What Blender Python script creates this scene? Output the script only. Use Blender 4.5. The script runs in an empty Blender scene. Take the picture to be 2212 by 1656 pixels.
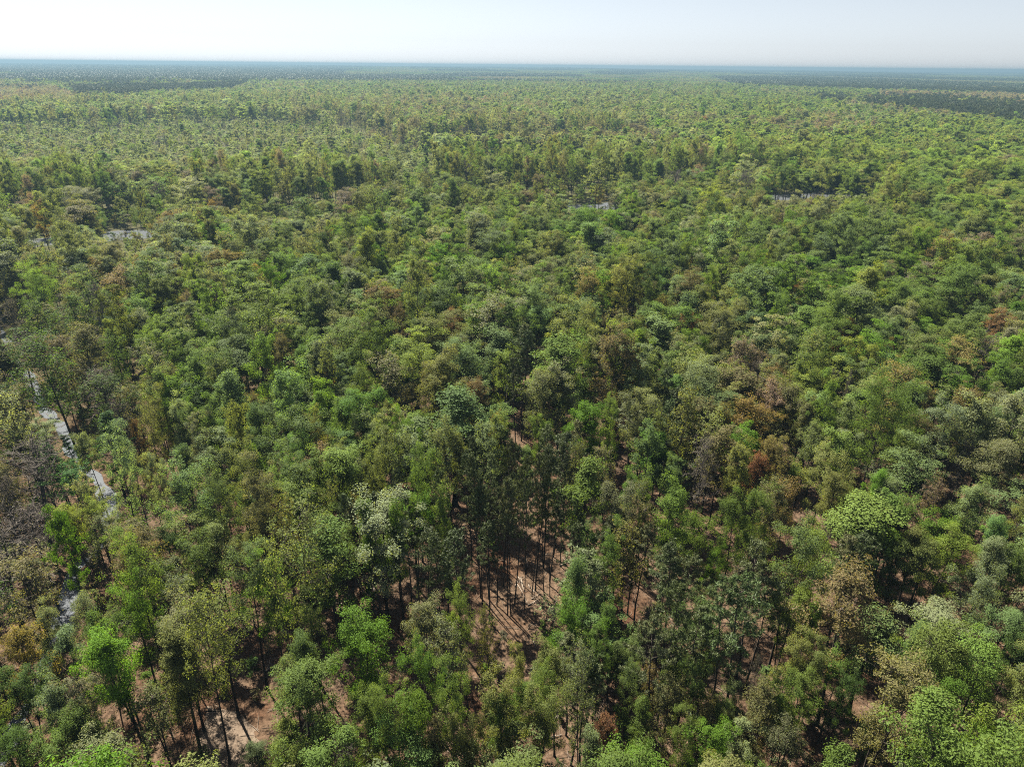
import bpy, math, random
import numpy as np
from mathutils import Matrix, Vector

scene = bpy.context.scene
col = scene.collection
R = math.radians

# ------------------------------------------------------------------ camera
CAM_H = 70.0
PITCH, ROLL = 24.98, 0.55
cam_d = bpy.data.cameras.new("camera")
cam_d.sensor_width = 36.0
cam_d.lens = 24.0
cam_d.clip_start = 0.5
cam_d.clip_end = 60000.0
cam = bpy.data.objects.new("camera", cam_d)
col.objects.link(cam)
CM = Matrix.Translation((0, 0, CAM_H)) @ Matrix.Rotation(R(90 - PITCH), 4, 'X') @ Matrix.Rotation(R(ROLL), 4, 'Z')
cam.matrix_world = CM
scene.camera = cam

# ------------------------------------------------------------------ sky, sun, exposure
SUN_AZ = R(-37.0)            # left of straight ahead
SUN_EL = R(55.0)
world = bpy.data.worlds.new("World")
scene.world = world
world.use_nodes = True
wn = world.node_tree
wn.nodes.clear()
w_out = wn.nodes.new("ShaderNodeOutputWorld")
w_bg = wn.nodes.new("ShaderNodeBackground")
w_sky = wn.nodes.new("ShaderNodeTexSky")
w_sky.sky_type = 'NISHITA'
w_sky.sun_disc = False
w_sky.sun_elevation = SUN_EL
w_sky.sun_rotation = SUN_AZ
w_sky.altitude = 60
w_sky.air_density = 1.0
w_sky.dust_density = 0.5
w_sky.ozone_density = 1.0
w_bg.inputs["Strength"].default_value = 0.05
w_hs = wn.nodes.new("ShaderNodeHueSaturation")
w_hs.inputs["Saturation"].default_value = 0.22
wn.links.new(w_sky.outputs[0], w_hs.inputs["Color"])
w_mul = wn.nodes.new("ShaderNodeVectorMath")
w_mul.operation = 'MULTIPLY'
w_mul.inputs[1].default_value = (0.90, 0.97, 1.07)
wn.links.new(w_hs.outputs[0], w_mul.inputs[0])
wn.links.new(w_mul.outputs[0], w_bg.inputs["Color"])
wn.links.new(w_bg.outputs[0], w_out.inputs["Surface"])

sun_d = bpy.data.lights.new("sun", 'SUN')
sun_d.energy = 5.0
sun_d.angle = R(0.5)
sun_d.color = (1.0, 0.94, 0.82)
sun = bpy.data.objects.new("sun", sun_d)
col.objects.link(sun)
SUN_V = Vector((math.sin(SUN_AZ) * math.cos(SUN_EL), math.cos(SUN_AZ) * math.cos(SUN_EL), math.sin(SUN_EL)))
sun.rotation_euler = SUN_V.to_track_quat('Z', 'Y').to_euler()

scene.view_settings.view_transform = 'Standard'
scene.view_settings.look = 'None'
scene.view_settings.exposure = 1.38
scene.view_settings.gamma = 1.0
cy = scene.cycles
cy.use_denoising = False
cy.filter_width = 1.1
cy.max_bounces = 3
cy.diffuse_bounces = 0
cy.glossy_bounces = 1
cy.transmission_bounces = 0
cy.volume_bounces = 0
cy.transparent_max_bounces = 4
cy.caustics_reflective = False
cy.caustics_refractive = False

# ------------------------------------------------------------------ pixel <-> ground (2212 x 1656 view of the photograph)
PW, PH = 2212.0, 1656.0
FPX = 24.0 / 36.0 * PW
CR = np.array(CM.to_3x3())
CP = np.array([0, 0, CAM_H])


def at(px, py, z=0.0):
    d = CR @ np.array([(px - PW / 2) / FPX, -(py - PH / 2) / FPX, -1.0])
    t = (z - CAM_H) / d[2]
    p = CP + d * t
    return p


def proj(P):
    q = (np.asarray(P, float) - CP) @ CR
    w = np.maximum(-q[..., 2], 1e-3)
    return PW / 2 + q[..., 0] / w * FPX, PH / 2 - q[..., 1] / w * FPX, w


def in_poly(px, py, poly):
    inside = np.zeros(px.shape, bool)
    n = len(poly)
    for i in range(n):
        x0, y0 = poly[i]
        x1, y1 = poly[(i + 1) % n]
        if y0 == y1:
            continue
        c = ((y0 > py) != (y1 > py)) & (px < (x1 - x0) * (py - y0) / (y1 - y0) + x0)
        inside ^= c
    return inside


def smooth(t):
    t = np.clip(t, 0, 1)
    return t * t * (3 - 2 * t)


def terrain(x, y):
    x = np.asarray(x, float)
    y = np.asarray(y, float)
    r = np.hypot(x, y)
    az = np.degrees(np.arctan2(x, np.maximum(y, 1e-3)))
    h = 16 * smooth((r - 2500) / 6500) * np.exp(-((az + 4) / 21.0) ** 2)
    h += 5 * smooth((r - 4000) / 5000) * np.sin(az * 0.35 + r * 0.0006)
    return h


rs = np.random.RandomState(11)
_lat = rs.rand(64, 64)


def vnoise(x, y, s):
    """smooth value noise on the ground, 0..1"""
    u = np.asarray(x, float) / s + 1000.3
    v = np.asarray(y, float) / s + 1000.7
    i = np.floor(u).astype(int)
    j = np.floor(v).astype(int)
    f = smooth(u - i)
    g = smooth(v - j)
    a = _lat[i % 64, j % 64]
    b = _lat[(i + 1) % 64, j % 64]
    c = _lat[i % 64, (j + 1) % 64]
    d = _lat[(i + 1) % 64, (j + 1) % 64]
    return (a * (1 - f) + b * f) * (1 - g) + (c * (1 - f) + d * f) * g


# ------------------------------------------------------------------ materials
def new_mat(name):
    m = bpy.data.materials.new(name)
    m.use_nodes = True
    nt = m.node_tree
    nt.nodes.clear()
    out = nt.nodes.new("ShaderNodeOutputMaterial")
    return m, nt, out


def N(nt, t, **kw):
    n = nt.nodes.new(t)
    for k, v in kw.items():
        setattr(n, k, v)
    return n


def leaf_material(name, translucency=0.48, spec=0.14, rough=0.55):
    m, nt, out = new_mat(name)
    L = nt.links.new
    tint = N(nt, "ShaderNodeAttribute", attribute_type='INSTANCER', attribute_name='tint')
    rnd = N(nt, "ShaderNodeAttribute", attribute_type='GEOMETRY', attribute_name='rnd')
    mr = N(nt, "ShaderNodeMapRange")
    mr.inputs["To Min"].default_value = 0.80
    mr.inputs["To Max"].default_value = 1.20
    L(rnd.outputs["Fac"], mr.inputs["Value"])
    mul = N(nt, "ShaderNodeVectorMath", operation='SCALE')
    L(tint.outputs["Color"], mul.inputs[0])
    L(mr.outputs["Result"], mul.inputs["Scale"])
    if translucency > .3:
        st = N(nt, "ShaderNodeMapRange")
        st.inputs["From Min"].default_value = 0.55
        st.inputs["From Max"].default_value = 1.0
        st.inputs["To Max"].default_value = 0.40
        L(rnd.outputs["Fac"], st.inputs["Value"])
        hx_ = N(nt, "ShaderNodeMix", data_type='RGBA')
        hx_.inputs["B"].default_value = (0.16, 0.235, 0.06, 1)
        L(st.outputs["Result"], hx_.inputs["Factor"])
        L(mul.outputs[0], hx_.inputs["A"])
        mul = N(nt, "ShaderNodeVectorMath", operation='SCALE')
        mul.inputs["Scale"].default_value = 1.0
        L(hx_.outputs["Result"], mul.inputs[0])
    bs = N(nt, "ShaderNodeBsdfPrincipled")
    bs.inputs["Roughness"].default_value = rough
    bs.inputs["Specular IOR Level"].default_value = spec
    L(mul.outputs[0], bs.inputs["Base Color"])
    tl = N(nt, "ShaderNodeBsdfTranslucent")
    tc = N(nt, "ShaderNodeVectorMath", operation='MULTIPLY')
    tc.inputs[1].default_value = (1.6, 1.55, 0.60)
    L(mul.outputs[0], tc.inputs[0])
    L(tc.outputs[0], tl.inputs["Color"])
    mx = N(nt, "ShaderNodeMixShader")
    mx.inputs["Fac"].default_value = translucency
    L(bs.outputs[0], mx.inputs[1])
    L(tl.outputs[0], mx.inputs[2])
    L(mx.outputs[0], out.inputs["Surface"])
    return m


def bark_material(name, c1, c2, scale=3.0):
    m, nt, out = new_mat(name)
    L = nt.links.new
    tc = N(nt, "ShaderNodeTexCoord")
    mp = N(nt, "ShaderNodeMapping")
    mp.inputs["Scale"].default_value = (1, 1, 0.25)
    L(tc.outputs["Object"], mp.inputs["Vector"])
    no = N(nt, "ShaderNodeTexNoise")
    no.inputs["Scale"].default_value = scale
    no.inputs["Detail"].default_value = 5
    L(mp.outputs[0], no.inputs["Vector"])
    cr = N(nt, "ShaderNodeValToRGB")
    cr.color_ramp.elements[0].position = 0.3
    cr.color_ramp.elements[0].color = (*c1, 1)
    cr.color_ramp.elements[1].position = 0.7
    cr.color_ramp.elements[1].color = (*c2, 1)
    L(no.outputs["Fac"], cr.inputs[0])
    bs = N(nt, "ShaderNodeBsdfPrincipled")
    bs.inputs["Roughness"].default_value = 0.9
    bs.inputs["Specular IOR Level"].default_value = 0.15
    L(cr.outputs[0], bs.inputs["Base Color"])
    L(bs.outputs[0], out.inputs["Surface"])
    return m


M_LEAF = leaf_material("broad_leaf")
M_NEEDLE = leaf_material("pine_needle", 0.12, 0.3, 0.5)
M_BARK = bark_material("bark", (0.035, 0.028, 0.022), (0.11, 0.09, 0.07))
M_TWIG = bark_material("grey_twig", (0.085, 0.072, 0.06), (0.19, 0.165, 0.14))
M_LOG = bark_material("weathered_wood", (0.20, 0.155, 0.115), (0.42, 0.35, 0.28), 2.0)
M_LITTERWOOD = bark_material("litter_wood", (0.10, 0.07, 0.05), (0.30, 0.24, 0.185), 1.0)


def ground_material():
    m, nt, out = new_mat("forest_floor")
    L = nt.links.new
    tc = N(nt, "ShaderNodeTexCoord")

    def noise(scale, detail=6, rough=0.6):
        n = N(nt, "ShaderNodeTexNoise")
        n.inputs["Scale"].default_value = scale
        n.inputs["Detail"].default_value = detail
        n.inputs["Roughness"].default_value = rough
        L(tc.outputs["Object"], n.inputs["Vector"])
        return n

    def ramp(src, stops):
        c = N(nt, "ShaderNodeValToRGB")
        e = c.color_ramp.elements
        while len(e) < len(stops):
            e.new(0.5)
        for q, (p, k) in zip(e, stops):
            q.position = p
            q.color = (*k, 1)
        L(src, c.inputs[0])
        return c
    a = ramp(noise(0.10, 8, 0.7).outputs["Fac"], [(0.30, (0.13, 0.062, 0.036)), (0.45, (0.165, 0.105, 0.068)), (0.60, (0.21, 0.148, 0.102)), (0.75, (0.15, 0.078, 0.045))])
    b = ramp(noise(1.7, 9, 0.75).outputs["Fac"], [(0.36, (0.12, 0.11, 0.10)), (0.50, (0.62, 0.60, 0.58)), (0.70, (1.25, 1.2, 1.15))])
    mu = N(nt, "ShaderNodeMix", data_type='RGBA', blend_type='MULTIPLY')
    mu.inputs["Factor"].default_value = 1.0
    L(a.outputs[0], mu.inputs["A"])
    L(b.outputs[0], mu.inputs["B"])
    # low green and brown undergrowth away from the pine litter
    g = ramp(noise(0.6, 6, 0.7).outputs["Fac"], [(0.3, (0.05, 0.055, 0.022)), (0.55, (0.10, 0.095, 0.05)), (0.75, (0.16, 0.12, 0.085))])
    sep = N(nt, "ShaderNodeVectorMath", operation='LENGTH')
    L(tc.outputs["Object"], sep.inputs[0])
    mr = N(nt, "ShaderNodeMapRange")
    mr.inputs["From Min"].default_value = 120
    mr.inputs["From Max"].default_value = 260
    L(sep.outputs["Value"], mr.inputs["Value"])
    mx = N(nt, "ShaderNodeMix", data_type='RGBA')
    L(mr.outputs["Result"], mx.inputs["Factor"])
    L(mu.outputs["Result"], mx.inputs["A"])
    L(g.outputs[0], mx.inputs["B"])
    bs = N(nt, "ShaderNodeBsdfPrincipled")
    bs.inputs["Roughness"].default_value = 1.0
    bs.inputs["Specular IOR Level"].default_value = 0.05
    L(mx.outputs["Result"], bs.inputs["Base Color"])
    bp = N(nt, "ShaderNodeBump")
    bp.inputs["Strength"].default_value = 0.7
    bp.inputs["Distance"].default_value = 0.25
    L(noise(2.5, 8, 0.7).outputs["Fac"], bp.inputs["Height"])
    L(bp.outputs[0], bs.inputs["Normal"])
    L(bs.outputs[0], out.inputs["Surface"])
    return m


def water_material():
    m, nt, out = new_mat("creek_water")
    L = nt.links.new
    tc = N(nt, "ShaderNodeTexCoord")
    no = N(nt, "ShaderNodeTexNoise")
    no.inputs["Scale"].default_value = 1.3
    no.inputs["Detail"].default_value = 4
    L(tc.outputs["Object"], no.inputs["Vector"])
    bp = N(nt, "ShaderNodeBump")
    bp.inputs["Strength"].default_value = 0.25
    bp.inputs["Distance"].default_value = 0.15
    L(no.outputs["Fac"], bp.inputs["Height"])
    bs = N(nt, "ShaderNodeBsdfPrincipled")
    bs.inputs["Base Color"].default_value = (0.15, 0.16, 0.175, 1)  # pale grey-blue: sky glint put into the base colour of the water
    bs.inputs["Roughness"].default_value = 0.10
    bs.inputs["IOR"].default_value = 1.33
    L(bp.outputs[0], bs.inputs["Normal"])
    L(bs.outputs[0], out.inputs["Surface"])
    return m


M_GROUND = ground_material()
M_WATER = water_material()


# ------------------------------------------------------------------ mesh building
class MB:
    """collects quads (tubes and leaf blades) with a random number per face"""

    def __init__(self, seed=0):
        self.v, self.q, self.m, self.r, self.s = [], [], [], [], []
        self.n = 0
        self.rng = np.random.RandomState(seed)

    def add(self, v, q, mat, rnd, smooth_):
        self.v.append(np.asarray(v, np.float32))
        self.q.append(np.asarray(q, np.int32) + self.n)
        k = len(q)
        self.m.append(np.full(k, mat, np.int32))
        self.r.append(np.asarray(rnd, np.float32))
        self.s.append(np.full(k, smooth_, bool))
        self.n += len(v)

    def tube(self, pts, rad, sides=5, mat=0):
        pts = np.asarray(pts, float)
        rad = np.asarray(rad, float)
        k = len(pts)
        tg = np.gradient(pts, axis=0)
        tg /= np.linalg.norm(tg, axis=1)[:, None] + 1e-9
        ref = np.array([1.0, 0.13, 0.0]) if abs(tg[:, 0].mean()) < 0.8 else np.array([0, 1.0, 0.1])
        a = np.cross(tg, ref)
        a /= np.linalg.norm(a, axis=1)[:, None] + 1e-9
        b = np.cross(tg, a)
        th = np.arange(sides) * 2 * math.pi / sides
        v = pts[:, None] + (a[:, None] * np.cos(th)[None, :, None] + b[:, None] * np.sin(th)[None, :, None]) * rad[:, None, None]
        i = np.arange(k - 1)[:, None] * sides
        j = np.arange(sides)[None]
        j2 = (j + 1) % sides
        q = np.stack([i + j, i + j2, i + sides + j2, i + sides + j], -1).reshape(-1, 4)
        self.add(v.reshape(-1, 3), q, mat, np.full(len(q), 0.5), True)

    def leaves(self, c, nrm, size, aspect=0.55, mat=0, fold=0.18, along=None):
        c = np.asarray(c, float)
        n = len(c)
        rng = self.rng
        nrm = nrm / (np.linalg.norm(nrm, axis=1)[:, None] + 1e-9)
        if along is None:
            along = rng.normal(size=(n, 3))
        t = along - nrm * (along * nrm).sum(1)[:, None]
        t /= np.linalg.norm(t, axis=1)[:, None] + 1e-9
        b = np.cross(nrm, t)
        s = np.asarray(size, float).reshape(-1, 1) * np.ones((n, 1))
        up = nrm * s * fold
        v = np.stack([c - t * s, c + b * s * aspect + up, c + t * s, c - b * s * aspect + up], 1)
        q = np.arange(4 * n).reshape(n, 4)
        self.add(v.reshape(-1, 3), q, mat, rng.rand(n), False)

    def mesh(self, name, mats):
        v = np.concatenate(self.v)
        q = np.concatenate(self.q)
        me = bpy.data.meshes.new(name)
        me.vertices.add(len(v))
        me.vertices.foreach_set("co", v.ravel())
        me.loops.add(q.size)
        me.loops.foreach_set("vertex_index", q.ravel())
        me.polygons.add(len(q))
        me.polygons.foreach_set("loop_start", np.arange(len(q), dtype=np.int32) * 4)
        me.polygons.foreach_set("material_index", np.concatenate(self.m))
        me.polygons.foreach_set("use_smooth", np.concatenate(self.s))
        at_ = me.attributes.new("rnd", 'FLOAT', 'FACE')
        at_.data.foreach_set("value", np.concatenate(self.r))
        for m in mats:
            me.materials.append(m)
        me.update(calc_edges=True)
        return me


def unit(v):
    return v / (np.linalg.norm(v) + 1e-9)


# Every tree is grown in metres: trunk, limbs, side branches, twigs; leaf clusters sit at the ends.
def grow(seed, H=20.0, Rc=3.6, base=0.42, limbs=17, subs=5, env='round', lift=0.75, nleaf=125, leaf=0.098, clus=0.86,
         twigs=0, forks=1, trunk_r=0.2, lod=0, droop=0.0, lump=0.42, flat=0.72, aspect=0.55, wob=0.25):
    rng = np.random.RandomState(seed)
    tb, cb = MB(seed), MB(seed + 500)
    centres, outs = [], []
    stems = []
    for f in range(forks):
        a = rng.rand() * 6.28 + f * 6.28 / max(forks, 1)
        sp = 0.0 if forks == 1 else Rc * 0.42
        k = 9
        zz = np.linspace(-0.4, H * (0.93 if f == 0 else 0.86), k)
        t = np.clip((zz / H - 0.18) / 0.7, 0, 1)
        wx = np.cumsum(rng.normal(0, wob, k)) * 0.35
        wy = np.cumsum(rng.normal(0, wob, k)) * 0.35
        pts = np.stack([np.cos(a) * sp * t + wx * t + 0 * zz, np.sin(a) * sp * t + wy * t, zz], 1)
        rr = trunk_r * (1 - 0.86 * np.clip(zz / H, 0, 1)) / (1 if forks == 1 else 1.25)
        rr[0] *= 1.5
        tb.tube(pts, rr, 7 if lod == 0 else 4)
        stems.append(pts)
    nl = limbs * forks
    for i in range(nl):
        st = stems[i % forks]
        t = (i + rng.rand()) / nl
        t = t ** 0.85
        z = H * (base + (0.93 - base) * t)
        p0 = np.array([np.interp(z, st[:, 2], st[:, d]) for d in range(2)] + [z])
        if env == 'round':
            e = math.sqrt(max(0.05, 1 - (1.25 * t - 0.58) ** 2 * 1.25))
        elif env == 'cone':
            e = (1 - t) ** 0.8 * 0.95 + 0.13
        elif env == 'vase':
            e = 0.45 + 0.75 * math.sin(min(1, t * 1.1) * 2.2)
        else:
            e = math.sqrt(max(0.08, 1 - (1.6 * t - 0.7) ** 2))
        Lb = Rc * e * (1 - lump + 2 * lump * rng.rand()) / (1 if forks == 1 else 1.3)
        az = i * 2.39996 + rng.normal(0, 0.35)
        el = lift * (0.45 + 0.9 * t) + rng.normal(0, 0.12) - droop
        d = np.array([math.cos(az) * math.cos(el), math.sin(az) * math.cos(el), math.sin(el)])
        n = 5
        u = np.linspace(0, 1, n)[:, None]
        bend = np.array([0, 0, Lb * 0.18 * (1 if droop < 0.3 else -0.5)])
        pts = p0 + d * Lb * u + bend * u ** 2 + rng.normal(0, 0.05 * Lb, (n, 3)) * u
        r0 = max(0.03, trunk_r * 0.38 * (1 - 0.6 * t))
        if lod < 2:
            tb.tube(pts, np.linspace(r0, r0 * 0.3, n), 4 if lod == 0 else 3)
        centres.append(pts[-1])
        outs.append(d)
        for s in range(subs):
            w = 0.35 + 0.6 * (s + rng.rand()) / subs
            q0 = pts[0] + (pts[-1] - pts[0]) * w + bend * (w * w - w)
            dd = unit(d * 0.5 + rng.normal(0, 0.6, 3) + np.array([0, 0, 0.3 - droop]))
            ls = Lb * 0.42 * (0.6 + 0.7 * rng.rand())
            q1 = q0 + dd * ls
            mid = (q0 + q1) / 2 + rng.normal(0, 0.07 * ls, 3)
            if lod < 1:
                tb.tube([q0, mid, q1], [r0 * 0.42, r0 * 0.3, r0 * 0.14], 3)
            centres.append(q1)
            outs.append(dd)
            for g in range(twigs):
                v = rng.rand()
                g0 = q0 + (q1 - q0) * v
                g1 = g0 + unit(dd * 0.6 + rng.normal(0, 0.7, 3) + np.array([0, 0, 0.45])) * (0.5 + 0.9 * rng.rand())
                cb.tube([g0, (g0 + g1) / 2 + rng.normal(0, 0.06, 3), g1], [0.030, 0.022, 0.010], 3, mat=1)
                if g % 2 == 0:
                    centres.append(g1)
                    outs.append(unit(g1 - g0))
    centres = np.array(centres)
    outs = np.array(outs)
    if nleaf > 0:
        cs = clus * (0.65 + 0.7 * rng.rand(len(centres)))
        cnt = np.maximum(2, (nleaf * (0.4 + 1.2 * rng.rand(len(centres)))).astype(int))
        idx = np.repeat(np.arange(len(centres)), cnt)
        off = rng.normal(size=(len(idx), 3))
        off /= np.linalg.norm(off, axis=1)[:, None]
        off *= (rng.rand(len(idx), 1)) ** 0.42
        c = centres[idx] + off * cs[idx][:, None] * np.array([1, 1, flat])
        mid = centres.mean(0)
        ow = (c - mid) / (np.abs(c - mid).max(0) + 1e-6)
        nrm = off * 0.40 + ow * 0.85 + np.array([0, 0, 0.45]) + rng.normal(0, 0.50, c.shape)
        cb.leaves(c, nrm, leaf * (0.65 + 0.7 * rng.rand(len(idx))), aspect)
    return tb, cb


def grow_pine(seed, H=24.0, Rc=2.6, base=0.58, lod=0, trunk_r=0.19):
    rng = np.random.RandomState(seed)
    tb, cb = MB(seed), MB(seed + 900)
    k = 10
    zz = np.linspace(-0.4, H, k)
    wx = np.cumsum(rng.normal(0, 0.09, k))
    wy = np.cumsum(rng.normal(0, 0.09, k))
    st = np.stack([wx - wx[0], wy - wy[0], zz], 1)
    rr = trunk_r * (1 - 0.85 * np.clip(zz / H, 0, 1))
    tb.tube(st, rr, 7 if lod == 0 else 4)
    nl = 30 if lod == 0 else 18
    cen, dirs = [], []
    for i in range(nl):
        t = (i + rng.rand()) / nl
        z = H * (base + (0.985 - base) * t)
        p0 = np.array([np.interp(z, st[:, 2], st[:, d]) for d in range(2)] + [z])
        e = (0.45 + 0.75 * math.sin(math.pi * min(1, 0.22 + 0.72 * t))) * (1 - 0.55 * t ** 3)
        Lb = Rc * e * (0.55 + 0.65 * rng.rand())
        az = i * 2.39996 + rng.normal(0, 0.4)
        el = -0.12 + 0.75 * t + rng.normal(0, 0.15)
        d = np.array([math.cos(az) * math.cos(el), math.sin(az) * math.cos(el), math.sin(el)])
        n = 5
        u = np.linspace(0, 1, n)[:, None]
        pts = p0 + d * Lb * u + np.array([0, 0, 0.22 * Lb]) * u ** 2.2 + rng.normal(0, 0.03 * Lb, (n, 3)) * u
        if lod == 0:
            tb.tube(pts, np.linspace(0.05, 0.015, n), 4)
        nt_ = 7 if lod == 0 else 5
        for s in range(nt_):
            w = 0.4 + 0.62 * s / (nt_ - 1)
            q = p0 + (pts[-1] - p0) * w + rng.normal(0, 0.22, 3) * np.array([1, 1, 0.5])
            cen.append(q)
            dirs.append(unit(d + np.array([0, 0, 0.5]) + rng.normal(0, 0.3, 3)))
    for i in range(6):          # dead stubs below the crown
        z = H * (0.3 + (base - 0.3) * rng.rand())
        az = rng.rand() * 6.28
        p0 = np.array([np.interp(z, st[:, 2], st[:, 0]), np.interp(z, st[:, 2], st[:, 1]), z])
        if lod == 0:
            tb.tube([p0, p0 + np.array([math.cos(az), math.sin(az), 0.1]) * (0.5 + rng.rand())], [0.03, 0.01], 3)
    cen = np.array(cen)
    dirs = np.array(dirs)
    per = 25 if lod == 0 else (14 if lod == 1 else 7)
    ln = 0.24 if lod == 0 else (0.34 if lod == 1 else 0.55)
    idx = np.repeat(np.arange(len(cen)), per)
    nd = dirs[idx] * 0.5 + rng.normal(0, 0.75, (len(idx), 3)) + np.array([0, 0, 0.25])
    nd /= np.linalg.norm(nd, axis=1)[:, None]
    c = cen[idx] + nd * (ln * (0.5 + 0.9 * rng.rand(len(idx), 1)))
    cb.leaves(c, rng.normal(size=c.shape) + np.array([0, 0, 0.5]), ln * (0.8 + 0.5 * rng.rand(len(idx))), 0.15 if lod == 0 else 0.28, along=nd)
    return tb, cb


KINDS = {
    # name: (list of growers) hi detail / mid detail / low detail are made from the same seeds
    'broad': [dict(seed=1, Rc=3.7, base=.40), dict(seed=2, Rc=3.5, base=.45, env='vase', lift=.85), dict(seed=3, Rc=3.6, base=.36, limbs=20, lump=.42),
              dict(seed=4, Rc=3.4, base=.48, forks=2, limbs=10), dict(seed=5, Rc=3.8, base=.42, lift=.6, lump=.45), dict(seed=6, Rc=3.5, base=.34, env='oval', limbs=20),
              dict(seed=7, Rc=3.7, base=.44, lump=.5, limbs=15, subs=6), dict(seed=8, Rc=3.3, base=.50, env='vase', forks=3, limbs=7)],
    'big': [dict(seed=11, Rc=6.4, base=.36, limbs=26, subs=8, clus=1.15, lift=.7, lump=.4, trunk_r=.26), dict(seed=12, Rc=6.2, base=.38, limbs=9, subs=8, clus=1.1, forks=3, env='vase', trunk_r=.26),
            dict(seed=13, Rc=6.5, base=.34, limbs=12, subs=8, clus=1.15, forks=2, lump=.45, trunk_r=.26)],
    'column': [dict(seed=21, Rc=2.3, base=.36, env='oval', limbs=17, subs=4, lift=.95, lump=.55), dict(seed=22, Rc=2.5, base=.40, env='round', limbs=15, subs=4, lift=.8, lump=.5),
               dict(seed=23, Rc=2.3, base=.42, env='oval', limbs=18, subs=5, lift=1.0), dict(seed=24, Rc=2.5, base=.38, env='round', limbs=18, subs=5, lift=.9)],
    'sparse': [dict(seed=31, Rc=3.8, base=.38, env='vase', lift=.95, nleaf=15, leaf=.13, clus=.6, twigs=3, forks=2, limbs=9, subs=5),
               dict(seed=32, Rc=3.6, base=.35, lift=.85, nleaf=14, leaf=.13, clus=.62, twigs=3, limbs=18, subs=5),
               dict(seed=33, Rc=3.4, base=.45, env='vase', lift=1.0, nleaf=16, leaf=.13, clus=.6, twigs=3, limbs=16, subs=6),
               dict(seed=34, Rc=3.7, base=.30, lift=.9, nleaf=13, leaf=.14, clus=.65, twigs=3, forks=2, limbs=10, subs=5, lump=.45)],
    'bronze': [dict(seed=41, Rc=3.8, base=.34, lift=.9, nleaf=44, leaf=.115, clus=.72, twigs=2, limbs=20, subs=6, env='round'),
               dict(seed=42, Rc=3.6, base=.38, lift=1.0, nleaf=44, leaf=.115, clus=.70, twigs=2, forks=2, limbs=10, subs=6, env='vase'),
               dict(seed=43, Rc=3.7, base=.32, lift=.85, nleaf=44, leaf=.115, clus=.70, twigs=2, limbs=22, subs=5, env='round', lump=.25)],
    'bare': [dict(seed=51, Rc=4.0, base=.28, lift=.75, nleaf=0, twigs=7, limbs=16, subs=6, env='round'),
             dict(seed=52, Rc=3.6, base=.38, lift=1.0, nleaf=0, twigs=7, forks=2, limbs=9, subs=6, env='vase'),
             dict(seed=53, Rc=3.4, base=.34, lift=1.0, nleaf=2, leaf=.1, twigs=7, limbs=18, subs=6, env='round')],
    'cypress': [dict(seed=61, Rc=2.6, base=.34, env='cone', limbs=30, subs=5, lift=.35, nleaf=34, leaf=.12, clus=.5, flat=.45, wob=.08),
                dict(seed=62, Rc=2.8, base=.45, env='round', limbs=24, subs=6, lift=.6, nleaf=30, leaf=.12, clus=.55, flat=.6, wob=.1)],
    'sapling': [dict(seed=71, H=5, Rc=1.7, base=.15, limbs=11, subs=4, nleaf=26, leaf=.14, clus=.5, trunk_r=.05),
                dict(seed=72, H=5, Rc=1.3, base=.25, limbs=10, subs=4, nleaf=22, leaf=.13, clus=.45, trunk_r=.045, env='oval'),
                dict(seed=73, H=5, Rc=1.9, base=.10, limbs=12, subs=4, nleaf=9, leaf=.12, clus=.5, trunk_r=.05, twigs=2)],
    'pine': [dict(seed=81), dict(seed=82, Rc=2.2, base=.64), dict(seed=83, Rc=2.9, base=.52), dict(seed=84, Rc=2.4, base=.60), dict(seed=85, Rc=3.0, base=.56)],
}
NOMH = {k: 20.0 for k in KINDS}
NOMH['sapling'] = 5.0
NOMH['pine'] = 24.0
NOMR = {'big': 7.2, 'broad': 4.3, 'column': 2.8, 'sparse': 4.3, 'bronze': 4.3, 'bare': 4.2, 'cypress': 2.9, 'sapling': 2.0, 'pine': 2.5}

HI = {}
for kind, lst in KINDS.items():
    HI[kind] = []
    for p in lst:
        if kind == 'pine':
            tb, cb = grow_pine(**p)
            mats = [M_NEEDLE]
        else:
            tb, cb = grow(**p)
            mats = [M_LEAF, M_TWIG]
        bark = M_BARK
        if kind == 'bare':
            bark = M_TWIG
        HI[kind].append((tb.mesh(kind + "_trunk", [bark]), cb.mesh(kind + "_crown", mats)))


def merged(tb, cb, name, leafmat):
    out = MB()
    for src, sh in ((tb, 1), (cb, 0)):
        for v, q, m, r, s in zip(src.v, src.q, src.m, src.r, src.s):
            pass
    n0 = tb.n
    out.v = tb.v + cb.v
    out.q = tb.q + [q + n0 for q in cb.q]
    out.m = [np.full_like(m, 1) for m in tb.m] + [np.where(m == 1, 2, 0).astype(np.int32) for m in cb.m]
    out.r = tb.r + cb.r
    out.s = tb.s + cb.s
    return out.mesh(name, [leafmat, M_BARK, M_TWIG])


def lod_objects(kind, lod):
    res = []
    for p in KINDS[kind]:
        p = dict(p)
        if kind == 'pine':
            tb, cb = grow_pine(lod=lod, **p)
            me = merged(tb, cb, "pine_far", M_NEEDLE)
        else:
            q = 0.80 if lod == 1 else 0.36
            p['lod'] = lod
            p['leaf'] = p.get('leaf', .098) * (1.3 if lod == 1 else 2.4)
            nl = p.get('nleaf', 125)
            p['nleaf'] = 0 if nl == 0 else max(1, nl * q)
            tw = p.get('twigs', 0)
            p['twigs'] = tw if (lod == 1 and kind == 'bare') else (min(2, tw) if kind == 'bare' else (1 if tw and lod == 1 else 0))
            if lod == 2:
                p['limbs'] = max(5, int(p.get('limbs', 17) * 0.8))
                p['subs'] = 4
            tb, cb = grow(**p)
            me = merged(tb, cb, kind + "_far", M_LEAF)
        res.append(bpy.data.objects.new(kind + "_source", me))
    return res


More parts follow.
